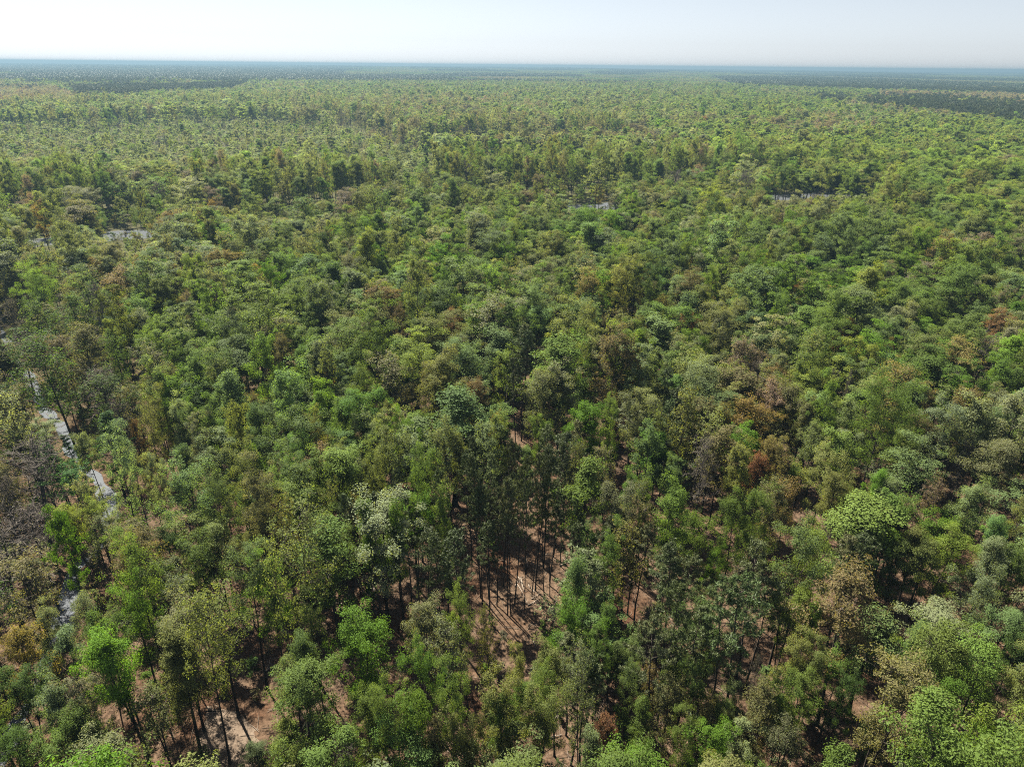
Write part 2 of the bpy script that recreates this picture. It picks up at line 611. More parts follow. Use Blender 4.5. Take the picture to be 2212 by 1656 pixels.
# ------------------------------------------------------------------ leaf colours (base colours, linear)
TINTS = {
    'green': (0.104, 0.160, 0.034), 'vivid': (0.094, 0.176, 0.018), 'lime': (0.155, 0.210, 0.036), 'pale': (0.178, 0.215, 0.105),
    'bluegreen': (0.112, 0.165, 0.056), 'dark': (0.058, 0.096, 0.024), 'olive': (0.142, 0.160, 0.048), 'oliveg': (0.152, 0.160, 0.076),
    'olbrown': (0.128, 0.118, 0.052), 'bronze': (0.166, 0.124, 0.048), 'gold': (0.195, 0.138, 0.034), 'rust': (0.185, 0.090, 0.042),
    'tan': (0.150, 0.130, 0.080), 'pink': (0.178, 0.136, 0.098), 'pine': (0.042, 0.057, 0.018), 'pinel': (0.072, 0.088, 0.032), 'bare': (0.12, 0.10, 0.08),
    'cyp': (0.048, 0.102, 0.034),
}
WORD = {'green': 'mid green', 'vivid': 'vivid green', 'lime': 'lime green', 'pale': 'pale silvery green', 'bluegreen': 'cool green', 'dark': 'dark green',
        'olive': 'olive green', 'oliveg': 'greyish olive', 'olbrown': 'olive brown', 'bronze': 'bronze', 'gold': 'golden orange', 'rust': 'rust red',
        'tan': 'pale tan', 'pink': 'pinkish brown', 'pine': 'dark', 'pinel': 'grey green', 'bare': 'bare grey', 'cyp': 'deep green'}

# ------------------------------------------------------------------ ground
def build_ground():
    rings = np.concatenate([[0], np.geomspace(20, 14800, 60)])
    nseg = 144
    th = np.linspace(0, 2 * math.pi, nseg, endpoint=False)
    v = [(0, 0, 0)]
    for r in rings[1:]:
        x, y = r * np.sin(th), r * np.cos(th)
        v += list(zip(x, y, terrain(x, y)))
    f = [(0, 1 + (j + 1) % nseg, 1 + j) for j in range(nseg)]
    for i in range(len(rings) - 2):
        a = 1 + i * nseg
        b = a + nseg
        f += [(a + j, a + (j + 1) % nseg, b + (j + 1) % nseg, b + j) for j in range(nseg)]
    me = bpy.data.meshes.new("ground")
    me.from_pydata(v, [], f)
    me.materials.append(M_GROUND)
    me.polygons.foreach_set("use_smooth", [True] * len(f))
    o = bpy.data.objects.new("ground", me)
    o["kind"] = "structure"
    o["label"] = "forest floor of tan and rusty leaf litter reaching to the horizon"
    col.objects.link(o)


build_ground()

STREAM_PX = [(-60, 1790), (16, 1614), (75, 1493), (97, 1439), (140, 1330), (150, 1283), (150, 1240), (193, 1205), (240, 1150), (242, 1114), (234, 1079), (190, 1014), (110, 900), (40, 780), (10, 720), (-60, 640)]
RIVER_PX = [(-260, 540), (94, 524), (269, 508), (380, 500), (620, 486), (900, 468), (1230, 449), (1322, 444), (1604, 428), (1779, 422), (2021, 408), (2145, 402), (2420, 386)]
STREAM = np.array([at(*p)[:2] for p in STREAM_PX])
RIVER = np.array([at(*p)[:2] for p in RIVER_PX])


def resample(P, step):
    d = np.concatenate([[0], np.cumsum(np.hypot(*np.diff(P, axis=0).T))])
    s = np.arange(0, d[-1], step)
    return np.stack([np.interp(s, d, P[:, 0]), np.interp(s, d, P[:, 1])], 1)


def chaikin(P, n=2):
    for _ in range(n):
        a = P[:-1] * .75 + P[1:] * .25
        b = P[:-1] * .25 + P[1:] * .75
        P = np.concatenate([P[:1], np.stack([a, b], 1).reshape(-1, 2), P[-1:]])
    return P


STREAM = resample(chaikin(STREAM), 1.5)
RIVER = resample(chaikin(RIVER), 4.0)


def water_strip(name, P, w0, var, z, label):
    t = np.gradient(P, axis=0)
    t /= np.linalg.norm(t, axis=1)[:, None]
    nrm = np.stack([-t[:, 1], t[:, 0]], 1)
    rng = np.random.RandomState(5)
    s = np.arange(len(P))
    wl = w0 * (1 + var * (np.sin(s * .37) * .5 + np.sin(s * .91 + 1) * .3 + rng.normal(0, .25, len(P)) * .4))
    wr = w0 * (1 + var * (np.sin(s * .29 + 2) * .5 + np.sin(s * 1.1) * .3 + rng.normal(0, .25, len(P)) * .4))
    a = P + nrm * wl[:, None]
    b = P - nrm * wr[:, None]
    v = [(*p, z) for p in a] + [(*p, z) for p in b]
    n = len(P)
    f = [(i, n + i, n + i + 1, i + 1) for i in range(n - 1)]
    me = bpy.data.meshes.new(name)
    me.from_pydata(v, [], f)
    me.materials.append(M_WATER)
    o = bpy.data.objects.new(name, me)
    o["kind"] = "structure"
    o["label"] = label
    col.objects.link(o)


water_strip("stream", STREAM, 1.0, 0.95, 0.03, "narrow glinting stream winding between trees at the left edge")
water_strip("river", RIVER, 8.5, 0.5, 0.03, "bright river glimpsed between trees across the middle distance")


def dist_to(P, x, y):
    out = np.full(x.shape, 1e9)
    for i in range(0, len(P)):
        out = np.minimum(out, np.hypot(x - P[i, 0], y - P[i, 1]))
    return out


def sand_patch():
    m, nt, out = new_mat("pale_sand")
    L = nt.links.new
    tc = N(nt, "ShaderNodeTexCoord")
    no = N(nt, "ShaderNodeTexNoise")
    no.inputs["Scale"].default_value = 1.6
    no.inputs["Detail"].default_value = 8
    no.inputs["Roughness"].default_value = .7
    L(tc.outputs["Object"], no.inputs["Vector"])
    c = N(nt, "ShaderNodeValToRGB")
    c.color_ramp.elements[0].position = .35
    c.color_ramp.elements[0].color = (.11, .075, .05, 1)
    c.color_ramp.elements[1].position = .62
    c.color_ramp.elements[1].color = (.235, .175, .125, 1)
    L(no.outputs["Fac"], c.inputs[0])
    bs = N(nt, "ShaderNodeBsdfPrincipled")
    bs.inputs["Roughness"].default_value = 1.0
    L(c.outputs[0], bs.inputs["Base Color"])
    bp = N(nt, "ShaderNodeBump")
    bp.inputs["Distance"].default_value = .2
    L(no.outputs["Fac"], bp.inputs["Height"])
    L(bp.outputs[0], bs.inputs["Normal"])
    L(bs.outputs[0], out.inputs["Surface"])
    px = [(448, 1530), (500, 1530), (545, 1560), (566, 1600), (545, 1660), (520, 1760), (430, 1780), (425, 1640), (438, 1570)]
    P = chaikin(np.array([at(*p)[:2] for p in px + px[:1]]), 3)[:-1]
    rng = np.random.RandomState(8)
    P = P + rng.normal(0, .16, P.shape)
    me = bpy.data.meshes.new("sandy_track")
    me.from_pydata([(*p, .012) for p in P], [], [list(range(len(P)))])
    me.materials.append(m)
    o = bpy.data.objects.new("sandy_track", me)
    o["kind"] = "structure"
    o["label"] = "small patch of pale bare sandy ground at the bottom left"
    col.objects.link(o)


sand_patch()

# ------------------------------------------------------------------ trees taken one by one from the photograph
# crops of the photograph: origin in the 2212 px view, scale .2687; (crop, x, y of the top, crown width, kind, tint, height)
CROP = {}
for r_, y0 in (('A', 81.0), ('B', 486.0), ('C', 864.0), ('D', 1211.3)):
    for c_, x0 in enumerate((0.0, 540.0, 1080.0, 1618.0)):
        CROP[r_ + str(c_)] = (x0, y0)
HERO = """
D0 150 60 500 sparse olbrown 17;D0 1080 10 400 broad lime 20;D0 1060 340 380 broad vivid 18;D0 1390 270 330 sparse pale 15;D0 690 330 270 broad pale 16
D0 310 480 230 broad pale 14;D0 540 560 240 column pale 13;D0 720 1000 300 broad pale 14;D0 400 1110 350 broad pale 15;D0 130 650 330 bronze gold 15
D0 120 1000 350 broad dark 14;D0 880 540 380 broad green 17;D0 1580 530 420 sparse olive 20.5;D0 1200 1050 420 sparse olbrown 13;D0 1950 20 440 broad bluegreen 20
D0 1990 1490 270 broad bluegreen 7;D0 640 1180 260 column green 14;D0 420 1480 360 broad green 13;D0 150 1420 300 broad dark 12
D1 150 180 380 broad vivid 17;D1 450 230 200 column lime 9;D1 480 440 260 broad olive 16;D1 880 400 600 broad vivid 19;D1 370 620 350 broad bluegreen 18
D1 370 960 620 broad green 18;D1 1330 870 340 broad green 20;D1 1040 960 330 broad green 19;D1 1600 1010 340 broad green 19;D1 880 1150 360 broad green 17
D1 1340 1090 420 broad vivid 18;D1 1130 1310 460 broad green 16;D1 1400 380 450 broad oliveg 18;D1 1730 370 260 broad green 17;D1 1700 560 420 sparse oliveg 18
D1 1960 470 230 sparse olive 16;D1 290 1410 420 broad lime 11;D1 2030 1050 450 broad olive 19;D1 1780 1300 330 broad olive 17;D1 1480 1400 270 bronze olbrown 14
D1 700 1500 380 bare tan 6;D1 1520 1500 240 column lime 12;D1 560 1380 200 broad dark 9
D2 640 380 400 broad vivid 16;D2 560 40 250 column bluegreen 20;D2 930 440 190 column green 14;D2 800 640 260 broad green 14;D2 1090 640 270 broad bluegreen 13
D2 480 740 430 broad olive 16;D2 150 740 210 broad olive 14;D2 1410 150 300 pine pine 24;D2 1560 430 280 pine pine 20;D2 1330 400 270 pine pinel 22
D2 2030 150 380 pine pine 25;D2 1890 240 300 pine pinel 23;D2 1050 890 220 broad bluegreen 13;D2 1390 880 320 broad green 14;D2 1650 890 320 broad dark 15
D2 1230 900 200 bronze bronze 12;D2 1370 1060 350 bronze olbrown 14;D2 1620 1150 210 bronze bronze 13;D2 1770 1170 280 broad green 13;D2 330 960 290 broad green 17
D2 120 910 320 broad green 17;D2 270 1150 400 broad olive 18;D2 90 1130 330 broad green 18;D2 700 1090 330 sparse oliveg 17;D2 900 1310 280 bronze rust 12
D2 1720 1360 430 broad vivid 14;D2 1500 1340 270 broad green 14;D2 1080 1570 260 broad vivid 12;D2 2090 1150 380 bronze olbrown 16;D2 2010 1450 300 broad pale 13
D2 1700 250 210 broad bluegreen 14;D2 1690 570 180 column lime 10;D2 1150 350 190 bare tan 9;D2 2085 790 110 bare bare 10;D2 780 1400 230 column oliveg 15
D2 960 700 150 column dark 12;D2 1970 1020 200 broad pale 12;D2 1110 1140 190 column green 14
D3 350 330 380 broad lime 16;D3 850 230 620 bronze bronze 21;D3 1160 930 560 bronze olbrown 20;D3 1600 620 560 broad green 19;D3 1950 750 480 broad green 18
D3 1340 560 180 column bluegreen 14;D3 740 810 270 broad green 13;D3 770 990 260 broad dark 13;D3 330 640 260 broad olive 15;D3 550 690 300 broad olive 15
D3 210 950 350 broad green 15;D3 440 960 270 broad green 14;D3 290 1150 230 broad lime 11;D3 340 1360 370 bronze olbrown 15;D3 90 1160 260 bronze bronze 14
D3 1560 1130 340 broad vivid 15;D3 2160 1040 340 broad olive 17;D3 1480 1420 260 column green 14;D3 1000 1280 200 column dark 10;D3 2150 640 260 broad dark 14
C0 100 20 330 sparse oliveg 20;C0 330 180 220 broad pale 9;C0 810 70 240 cypress cyp 18;C0 390 330 230 cypress cyp 17;C0 600 560 270 cypress cyp 15
C0 540 260 130 cypress cyp 12;C0 680 290 210 broad pale 15;C0 900 400 270 broad pale 20;C0 1040 450 140 column pale 16;C0 560 870 300 broad lime 14
C0 760 890 250 broad lime 14;C0 220 930 470 bare bare 14;C0 800 980 230 sparse pale 13;C0 960 960 250 sparse pale 13;C0 1090 1000 160 column olive 12
C0 1450 620 480 broad bluegreen 20;C0 1690 720 320 broad bluegreen 20;C0 1300 560 190 broad pale 17;C0 1570 260 230 broad pale 18;C0 1800 200 300 broad green 18
C0 1870 480 400 broad olive 20;C0 2060 740 380 broad oliveg 20;C0 1280 1050 320 broad dark 12;C0 1920 1180 260 broad olive 14;C0 1040 210 140 bronze rust 12
C0 1160 150 190 sparse oliveg 20;C0 180 560 380 bare olbrown 8;C0 1300 80 250 broad olive 18;C0 1450 60 250 broad pale 19;C0 1990 400 220 column vivid 18
C0 1170 500 200 sparse olive 16;C0 110 1210 230 sparse olive 8;C0 30 700 200 bare olbrown 9;C0 1640 80 260 broad bluegreen 20;C0 1380 440 180 column bluegreen 17
C1 80 40 280 broad bluegreen 20;C1 720 30 300 broad green 20;C1 390 370 260 broad bluegreen 18;C1 760 440 330 broad olive 17;C1 860 570 290 sparse oliveg 18
C1 380 550 280 broad bluegreen 19;C1 90 740 300 sparse oliveg 19;C1 590 800 210 sparse olive 16;C1 1080 540 230 broad olive 18;C1 1340 480 320 broad green 19
C1 1300 690 270 broad green 21;C1 980 870 220 column vivid 21;C1 1160 890 210 column vivid 20;C1 1560 830 210 column green 20;C1 640 1040 420 broad green 17
C1 1240 220 290 broad vivid 19;C1 1600 230 360 bronze olive 20;C1 1920 190 160 bronze gold 18;C1 1760 310 220 broad olive 19;C1 1390 1090 230 pine pine 19
C1 1670 1050 270 pine pine 20;C1 1920 1000 200 pine pine 17;C1 1570 600 160 pine pine 21;C1 1840 480 190 pine pine 24;C1 2080 700 170 pine pinel 22
C1 250 1000 220 sparse olive 17;C1 960 330 260 broad bluegreen 18;C1 1530 1100 200 pine pine 20;C1 1200 1150 200 broad green 15;C1 30 960 220 broad oliveg 18
C1 560 190 260 broad olive 19;C1 1130 90 220 broad olive 19;C1 860 840 180 sparse olbrown 17
C2 640 20 440 broad vivid 20;C2 870 40 220 broad green 20;C2 1180 0 380 broad oliveg 21;C2 1570 50 350 bronze olbrown 18;C2 1740 60 210 bronze bronze 18
C2 2050 70 420 bronze gold 18;C2 1660 400 380 bare tan 18;C2 1440 560 240 broad bluegreen 12;C2 390 220 230 broad green 18;C2 220 420 170 column green 14
C2 880 440 330 sparse olbrown 17;C2 1010 620 230 broad green 17;C2 1180 640 170 column green 19;C2 980 800 420 broad oliveg 20;C2 1110 900 330 sparse olbrown 18
C2 690 1040 210 broad bluegreen 15;C2 1550 1030 400 broad vivid 15;C2 1750 1190 220 broad vivid 13;C2 850 1200 300 broad green 17;C2 1930 790 330 broad green 20
C2 2030 480 250 bronze rust 15;C2 1360 980 200 broad green 7;C2 400 490 130 pine pine 24;C2 285 520 120 pine pine 23;C2 545 970 180 pine pine 17
C2 690 800 130 pine pine 18;C2 100 700 170 pine pinel 22;C2 30 330 140 pine pine 23;C2 215 690 100 pine pine 22;C2 440 620 110 pine pine 21
C2 1300 150 200 sparse olive 19;C2 2160 380 220 bronze bronze 17;C2 600 480 200 sparse olive 17
C3 480 260 340 bronze olive 18;C3 250 400 230 bronze bronze 17;C3 640 460 340 broad olive 18;C3 720 640 330 broad olive 18;C3 250 690 340 bronze bronze 17
C3 90 800 330 broad green 20;C3 1000 600 240 broad vivid 18;C3 1160 700 240 column bluegreen 17;C3 360 580 140 column green 14;C3 760 300 300 broad pale 16
C3 1080 0 480 broad green 22;C3 1600 80 350 broad pale 20;C3 2000 60 400 broad bluegreen 20;C3 2050 400 430 broad oliveg 18;C3 1770 400 190 bare pink 15
C3 1680 700 320 broad oliveg 17;C3 1450 800 210 sparse tan 15;C3 1740 950 200 broad dark 10;C3 1400 1010 300 broad olive 17;C3 1600 1050 350 broad lime 18
C3 1250 1210 260 broad olive 15;C3 2100 930 260 broad bluegreen 18;C3 1980 1150 350 broad pale 18;C3 1930 1400 300 broad pale 17;C3 590 1010 170 bare tan 14
C3 570 1140 350 broad lime 17;C3 940 1090 260 pine pine 18;C3 860 1130 220 pine pinel 18;C3 1480 1190 300 broad olive 17;C3 2160 1250 280 broad green 17
B0 720 560 260 bare bare 24;B0 400 1040 480 sparse dark 24;B0 560 620 300 sparse dark 20;B0 250 270 210 bronze bronze 17;B0 840 300 210 bronze bronze 18
B0 1100 310 160 bronze gold 18;B0 1210 190 170 bronze gold 17;B0 1820 250 300 bronze gold 18;B0 1600 275 250 bronze olbrown 17;B0 90 440 170 bronze olbrown 15
B0 590 270 160 pine pine 20;B0 1500 590 150 bronze pink 16;B0 800 1200 420 bare bare 15;B0 930 1020 230 sparse dark 17;B0 1000 1360 220 sparse olbrown 15
B0 1220 1330 250 broad lime 16;B0 1190 930 220 broad lime 18;B0 1250 1030 300 sparse tan 18;B0 60 640 200 bare olbrown 13;B0 130 900 260 bare tan 14
B0 1490 420 180 broad lime 18;B0 250 440 300 broad lime 18;B0 1130 720 280 broad pale 18;B0 2070 370 180 bronze gold 16;B0 600 900 240 bare olbrown 13
B0 50 1340 330 sparse tan 19
B1 1640 740 270 bronze rust 17;B1 1880 560 200 bronze bronze 18;B1 1900 430 130 bronze rust 17;B1 2020 680 170 bronze gold 18;B1 1700 610 160 broad lime 18
B1 640 1050 140 bronze rust 16;B1 1280 20 120 bronze rust 17;B1 690 70 140 broad vivid 18;B1 1390 60 110 broad vivid 18;B1 60 370 180 bronze gold 17
B1 1460 170 150 sparse tan 17;B1 1580 380 180 sparse tan 17;B1 1080 740 200 sparse oliveg 17;B1 180 920 240 sparse oliveg 18;B1 430 1020 300 broad green 18
B1 860 1230 300 broad green 19;B1 1350 650 200 broad bluegreen 18;B1 1630 1010 300 broad oliveg 18;B1 800 820 340 broad oliveg 19;B1 650 80 100 bronze gold 16
B2 460 105 130 bronze bronze 17;B2 110 80 110 bronze rust 16;B2 1480 750 200 bronze rust 17;B2 1340 630 230 bronze gold 18;B2 1530 310 90 bronze gold 17
B2 1790 380 160 bronze gold 17;B2 1930 380 140 bronze gold 18;B2 2130 450 100 bronze rust 17;B2 1090 1080 130 bronze rust 17;B2 440 670 220 bronze tan 17
B2 560 520 140 bronze olive 16;B2 650 510 140 bronze olive 17;B2 910 230 60 bronze rust 15;B2 1250 290 110 bronze bronze 16;B2 1860 190 200 sparse tan 19
B2 650 950 300 broad vivid 19;B2 1610 920 260 broad vivid 19;B2 840 780 100 bronze tan 15;B2 1950 1110 0 broad green 18;B2 2160 310 220 broad vivid 19
B3 1910 120 380 bronze pink 19;B3 1430 350 330 bronze pink 17;B3 1120 340 170 bronze pink 17;B3 820 800 200 bronze rust 17;B3 720 890 150 bronze rust 15
B3 2050 740 240 bronze rust 17;B3 360 490 110 bronze rust 16;B3 1920 950 330 bare tan 17;B3 530 30 120 bronze tan 16;B3 1130 980 120 bronze bronze 16
B3 2000 560 150 sparse tan 18;B3 2190 570 90 bronze pink 17;B3 830 1230 120 bare bare 17;B3 680 1200 140 bare bare 16;B3 1340 80 330 broad lime 18
B3 780 1170 90 pine pine 18;B3 90 450 120 bronze rust 16;B3 1650 1210 260 bare tan 15;B3 960 980 280 broad lime 19
A0 250 1030 130 bronze pink 18;A0 310 1290 170 bronze rust 17;A0 640 1230 320 broad pale 16;A0 1560 1100 200 bronze pink 18;A0 1260 1030 150 broad vivid 17
A0 550 970 160 sparse green 17;A0 90 1490 160 bronze gold 12;A0 1810 1130 200 broad pale 18;A0 1590 980 60 pine pine 13;A0 2130 1050 150 bronze rust 17
A1 800 1340 230 bronze bronze 14;A1 430 1320 150 bronze bronze 14;A1 620 1060 170 bronze pink 19;A1 480 1030 120 bronze pink 19;A1 1760 1030 190 bare bare 19
A1 390 1440 130 broad pale 14;A1 560 1350 190 broad pale 14;A1 120 1050 150 bronze rust 17;A1 990 480 0 broad green 20
A2 1870 1090 200 bronze rust 18;A2 1180 1180 140 bronze rust 15;A2 1300 1180 140 bronze rust 15;A2 800 1200 110 bronze bronze 15;A2 1560 1240 280 bronze bronze 12
A2 1660 1330 90 pine pine 12;A2 1490 1300 60 pine pine 12;A2 875 500 55 pine pine 24;A2 945 515 65 pine pine 24;A2 1050 520 50 pine pine 25;A2 1085 540 60 pine pine 24
A2 1145 560 90 pine pine 23;A2 935 375 45 pine pine 24;A2 1050 405 40 pine pine 24;A2 1125 390 40 pine pine 24;A2 1885 450 40 pine pine 23;A2 1520 990 190 broad olive 18
A2 1640 650 110 bronze rust 20;A2 1380 650 160 bronze pink 20;A2 60 1590 0 broad green 15;A2 1180 1430 260 bare olbrown 13;A2 730 1480 170 bare tan 11
A3 1700 1370 170 bronze rust 15;A3 700 1430 220 bronze pink 14;A3 540 1500 110 bronze rust 14;A3 1440 1400 130 bronze pink 14;A3 950 1340 170 bare bare 16
A3 530 1290 220 bare bare 18;A3 1830 1290 90 pine pine 16;A3 2080 970 260 bronze pink 19;A3 1010 800 100 bronze pink 18;A3 1850 840 110 bronze pink 19;A3 1600 840 90 bronze rust 19
A3 790 760 30 pine pine 20;A3 510 690 30 pine pine 20;A3 1000 740 40 pine pine 20;A3 1110 1080 170 sparse tan 17;A3 330 900 170 sparse tan 19;A3 120 1060 200 bare bare 15
A3 760 1250 120 broad lime 13;A3 330 1010 110 broad vivid 17;A3 1180 475 0 pine pine 24
"""

trees = []       # dict(x, y, h, r, kind, tint, hero)
for tok in HERO.replace('\n', ';').split(';'):
    tok = tok.split()
    if len(tok) < 7:
        continue
    c, cx, cyy, cw, kind, tint, h = tok
    cx, cyy, cw, h = float(cx), float(cyy), float(cw), float(h)
    if cw <= 0:
        continue
    x0, y0 = CROP[c]
    px, py = x0 + cx * .2687, y0 + cyy * .2687
    p = at(px, py, h * 0.97)
    sl = np.linalg.norm(p - CP)
    r = cw * .2687 / 2 * sl / FPX
    if kind == 'broad' and r > 5.2:
        kind = 'big'
    trees.append(dict(x=p[0], y=p[1], h=h, r=r, kind=kind, tint=tint, hero=True, px=px, py=py))

# bare trunks of the thinned pine stand: given by the foot of each trunk
FOOT = """C2 115 1650 24 70;C2 210 1400 22 60;C2 285 1530 24 80;C2 350 1350 24 90;C2 430 1260 20 70;C2 30 1500 19 50;C1 1870 1640 20 60;C1 1920 1600 21 60;C1 1985 1650 20 60
C1 1830 1300 22 60;C1 1780 1280 20 60;C1 1910 1500 22 60;C2 400 1490 15 60;C2 480 1330 14 50;C2 610 1150 18 80;C2 560 960 19 70;C1 1020 1560 16 60;C1 910 1640 19 70
C1 1080 1500 17 60;C1 1210 1620 18 70;C1 1300 1620 19 70;C1 830 1640 17 60;C2 1270 840 20 80;C2 170 300 24 80;C2 210 290 25 80;C1 2180 330 24 80;C1 2140 470 22 70
C2 1300 690 20 80;C2 1240 480 20 80;D2 840 460 15 90;D2 880 440 17 90;D2 1080 500 17 90;D2 1250 920 19 120;D2 1290 950 21 120;D2 1370 870 18 100;D2 640 1640 16 110;D2 680 1600 15 100
D2 530 1400 15 100;D2 570 1640 17 100;D0 1640 1640 17 150;D0 1620 1560 18 150;D1 440 1500 14 110;D2 1900 1000 22 120;D2 1960 1040 18 110;D3 1090 260 16 110;D3 960 250 15 100;D3 1010 260 15 100"""
rr_ = random.Random(4)
for tok in FOOT.replace('\n', ';').split(';'):
    c, cx, cyy, h, cw = tok.split()
    x0, y0 = CROP[c]
    p = at(x0 + float(cx) * .2687, y0 + float(cyy) * .2687, 0.0)
    sl = np.linalg.norm(p - CP)
    isp = c in ('C1', 'C2') or c == 'D2'
    trees.append(dict(x=p[0], y=p[1], h=float(h), r=float(cw) * .2687 / 2 * sl / FPX * 1.6 + .4, kind='pine' if isp else 'column', tint=rr_.choice(['pine', 'pine', 'pinel']) if isp else 'olive', hero=True))

# places where the ground or the water shows: (px, py, half width, half height)
WINDOWS = [(1125, 1222, 28, 34), (1108, 1335, 18, 42), (808, 1275, 28, 34), (485, 1590, 48, 70), (1165, 965, 26, 18), (1310, 930, 12, 30), (1345, 1040, 20, 60),
           (1120, 1010, 18, 16), (1530, 1130, 14, 20), (1330, 1300, 25, 18), (95, 1440, 7, 14), (150, 1285, 7, 7), (245, 1120, 7, 9),
           (92, 522, 16, 7), (270, 508, 42, 9), (1280, 447, 46, 8), (1690, 425, 20, 6), (1775, 422, 44, 6), (1860, 415, 14, 6), (2145, 402, 10, 6),
           (110, 950, 20, 8), (1900, 1300, 35, 18), (2080, 1330, 28, 24), (2070, 1260, 20, 12), (1800, 1590, 25, 24), (1230, 1510, 20, 28), (1610, 1290, 14, 26), (740, 1560, 30, 14),
           (1340, 1560, 18, 16), (550, 1350, 12, 26), (2020, 1030, 14, 8), (1480, 1270, 12, 20), (15, 715, 10, 8), (310, 1005, 10, 8), (850, 1320, 26, 18)]
SAND = [(485, 1590, 60, 80), (1120, 1240, 40, 70), (1165, 965, 40, 30), (808, 1280, 40, 36), (1345, 1040, 25, 60)]

# ------------------------------------------------------------------ the rest of the forest
PINE_L = [(-300, 136), (520, 142), (735, 152), (735, 166), (560, 168), (500, 192), (340, 198), (190, 214), (165, 206), (150, 189), (-300, 187)]
PINE_R1 = [(1545, 166), (1700, 166), (1900, 172), (2212, 184), (2700, 196), (2700, 222), (2212, 203), (2000, 196), (1760, 190), (1600, 182)]
PINE_R2 = [(1850, 219), (1960, 213), (2060, 214), (2130, 226), (2212, 226), (2700, 236), (2700, 290), (2212, 262), (2110, 250), (2000, 235), (1880, 226)]
PINE_R3 = [(1740, 208), (1830, 212), (1838, 224), (1780, 216)]
SWAMP = [(-400, 262), (80, 248), (330, 238), (600, 240), (770, 250), (880, 282), (980, 330), (960, 365), (700, 390), (330, 360), (-400, 350)]
LOWGAP = [(905, 345), (1010, 312), (1250, 306), (1420, 318), (1480, 345), (1300, 352), (1000, 362)]
LOWGAP2 = [(430, 480), (520, 448), (840, 440), (1040, 428), (1130, 440), (900, 462), (640, 485)]
PINK1 = [(-300, 185), (110, 184), (165, 206), (120, 216), (-300, 222)]
PINK2 = [(1900, 196), (2212, 204), (2700, 222), (2700, 240), (2212, 226), (2060, 214), (1900, 210)]
BROWN_L = [(-300, 620), (60, 560), (160, 640), (230, 760), (330, 840), (330, 960), (200, 1020), (60, 1100), (-300, 1200)]
PALE_L = [(-300, 470), (500, 440), (760, 470), (620, 560), (420, 600), (150, 620), (-300, 600)]
BROWN_L2 = [(-300, 1060), (110, 1060), (130, 1250), (90, 1450), (-300, 1500)]
GREY_M = [(700, 215), (980, 205), (1060, 240), (1430, 268), (1420, 300), (1040, 300), (860, 290), (640, 238)]
TALLWALL = [(-300, 395), (330, 375), (700, 385), (960, 365), (1250, 360), (1500, 350), (1640, 380), (1650, 420), (1300, 425), (900, 440), (480, 455), (-300, 480)]


def hexpts(rmin, rmax, sp, azlim, seed, jit=.42):
    rng = np.random.RandomState(seed)
    ny = int(rmax / (sp * .866)) + 2
    X, Y = [], []
    for j in range(ny):
        y = j * sp * .866
        w = math.tan(R(azlim)) * (y + 40) + 25
        n = int(2 * w / sp)
        x = -w + (np.arange(n) + .5 * (j % 2)) * sp
        X.append(x)
        Y.append(np.full(n, y))
    X = np.concatenate(X)
    Y = np.concatenate(Y)
    X = X + rng.uniform(-jit, jit, X.shape) * sp
    Y = Y + rng.uniform(-jit, jit, Y.shape) * sp
    r = np.hypot(X, Y)
    k = (r > rmin) & (r <= rmax)
    return X[k], Y[k]


rngF = np.random.RandomState(77)
bands = [(34, 130, 5.4, 50), (130, 700, 6.3, 46), (700, 2600, 7.6, 42)]
FX, FY = [], []
for i, (a, b, sp, az) in enumerate(bands):
    x, y = hexpts(a, b, sp, az, 100 + i)
    FX.append(x)
    FY.append(y)
FX = np.concatenate(FX)
FY = np.concatenate(FY)
n = len(FX)
FZ = terrain(FX, FY)
FR = np.hypot(FX, FY)
n1 = vnoise(FX, FY, 38)
n2 = vnoise(FX + 500, FY, 90)
n3 = vnoise(FX, FY + 900, 300)
rnd = rngF.rand(n)
Fh = 17.5 + rngF.normal(0, 2.2, n) + (n1 - .5) * 4
Fr = 3.8 * np.exp(rngF.normal(0, .22, n))
emg = rngF.rand(n) < .10
Fh[emg] += 3 + 3 * rngF.rand(emg.sum())
Fr[emg] *= 1.3
Fr[FR > 130] *= 1.15
young = rngF.rand(n) < .14
Fh[young] -= 5
Fr[young] *= .7
cpx, cpy, cw_ = proj(np.stack([FX, FY, FZ + Fh * .9], 1))
ik = np.full(n, 0)
kinds = np.array(['broad'] * n, dtype=object)
tints = np.array(['green'] * n, dtype=object)


def pick(mask, table):
    idx = np.nonzero(mask)[0]
    w = np.array([t[2] for t in table], float)
    c = np.cumsum(w / w.sum())
    s = np.minimum(np.searchsorted(c, rngF.rand(len(idx))), len(table) - 1)
    for j, i in zip(s, idx):
        kinds[i] = table[j][0]
        tints[i] = table[j][1]


ALL = np.ones(n, bool)
pick(ALL, [('broad', 'green', 22), ('broad', 'bluegreen', 18), ('broad', 'vivid', 9), ('broad', 'lime', 6), ('broad', 'olive', 15), ('broad', 'oliveg', 8), ('column', 'green', 9), ('column', 'bluegreen', 7),
           ('sparse', 'olive', 6), ('sparse', 'oliveg', 5), ('bronze', 'olbrown', 3), ('broad', 'dark', 6), ('bronze', 'bronze', 1.2)])
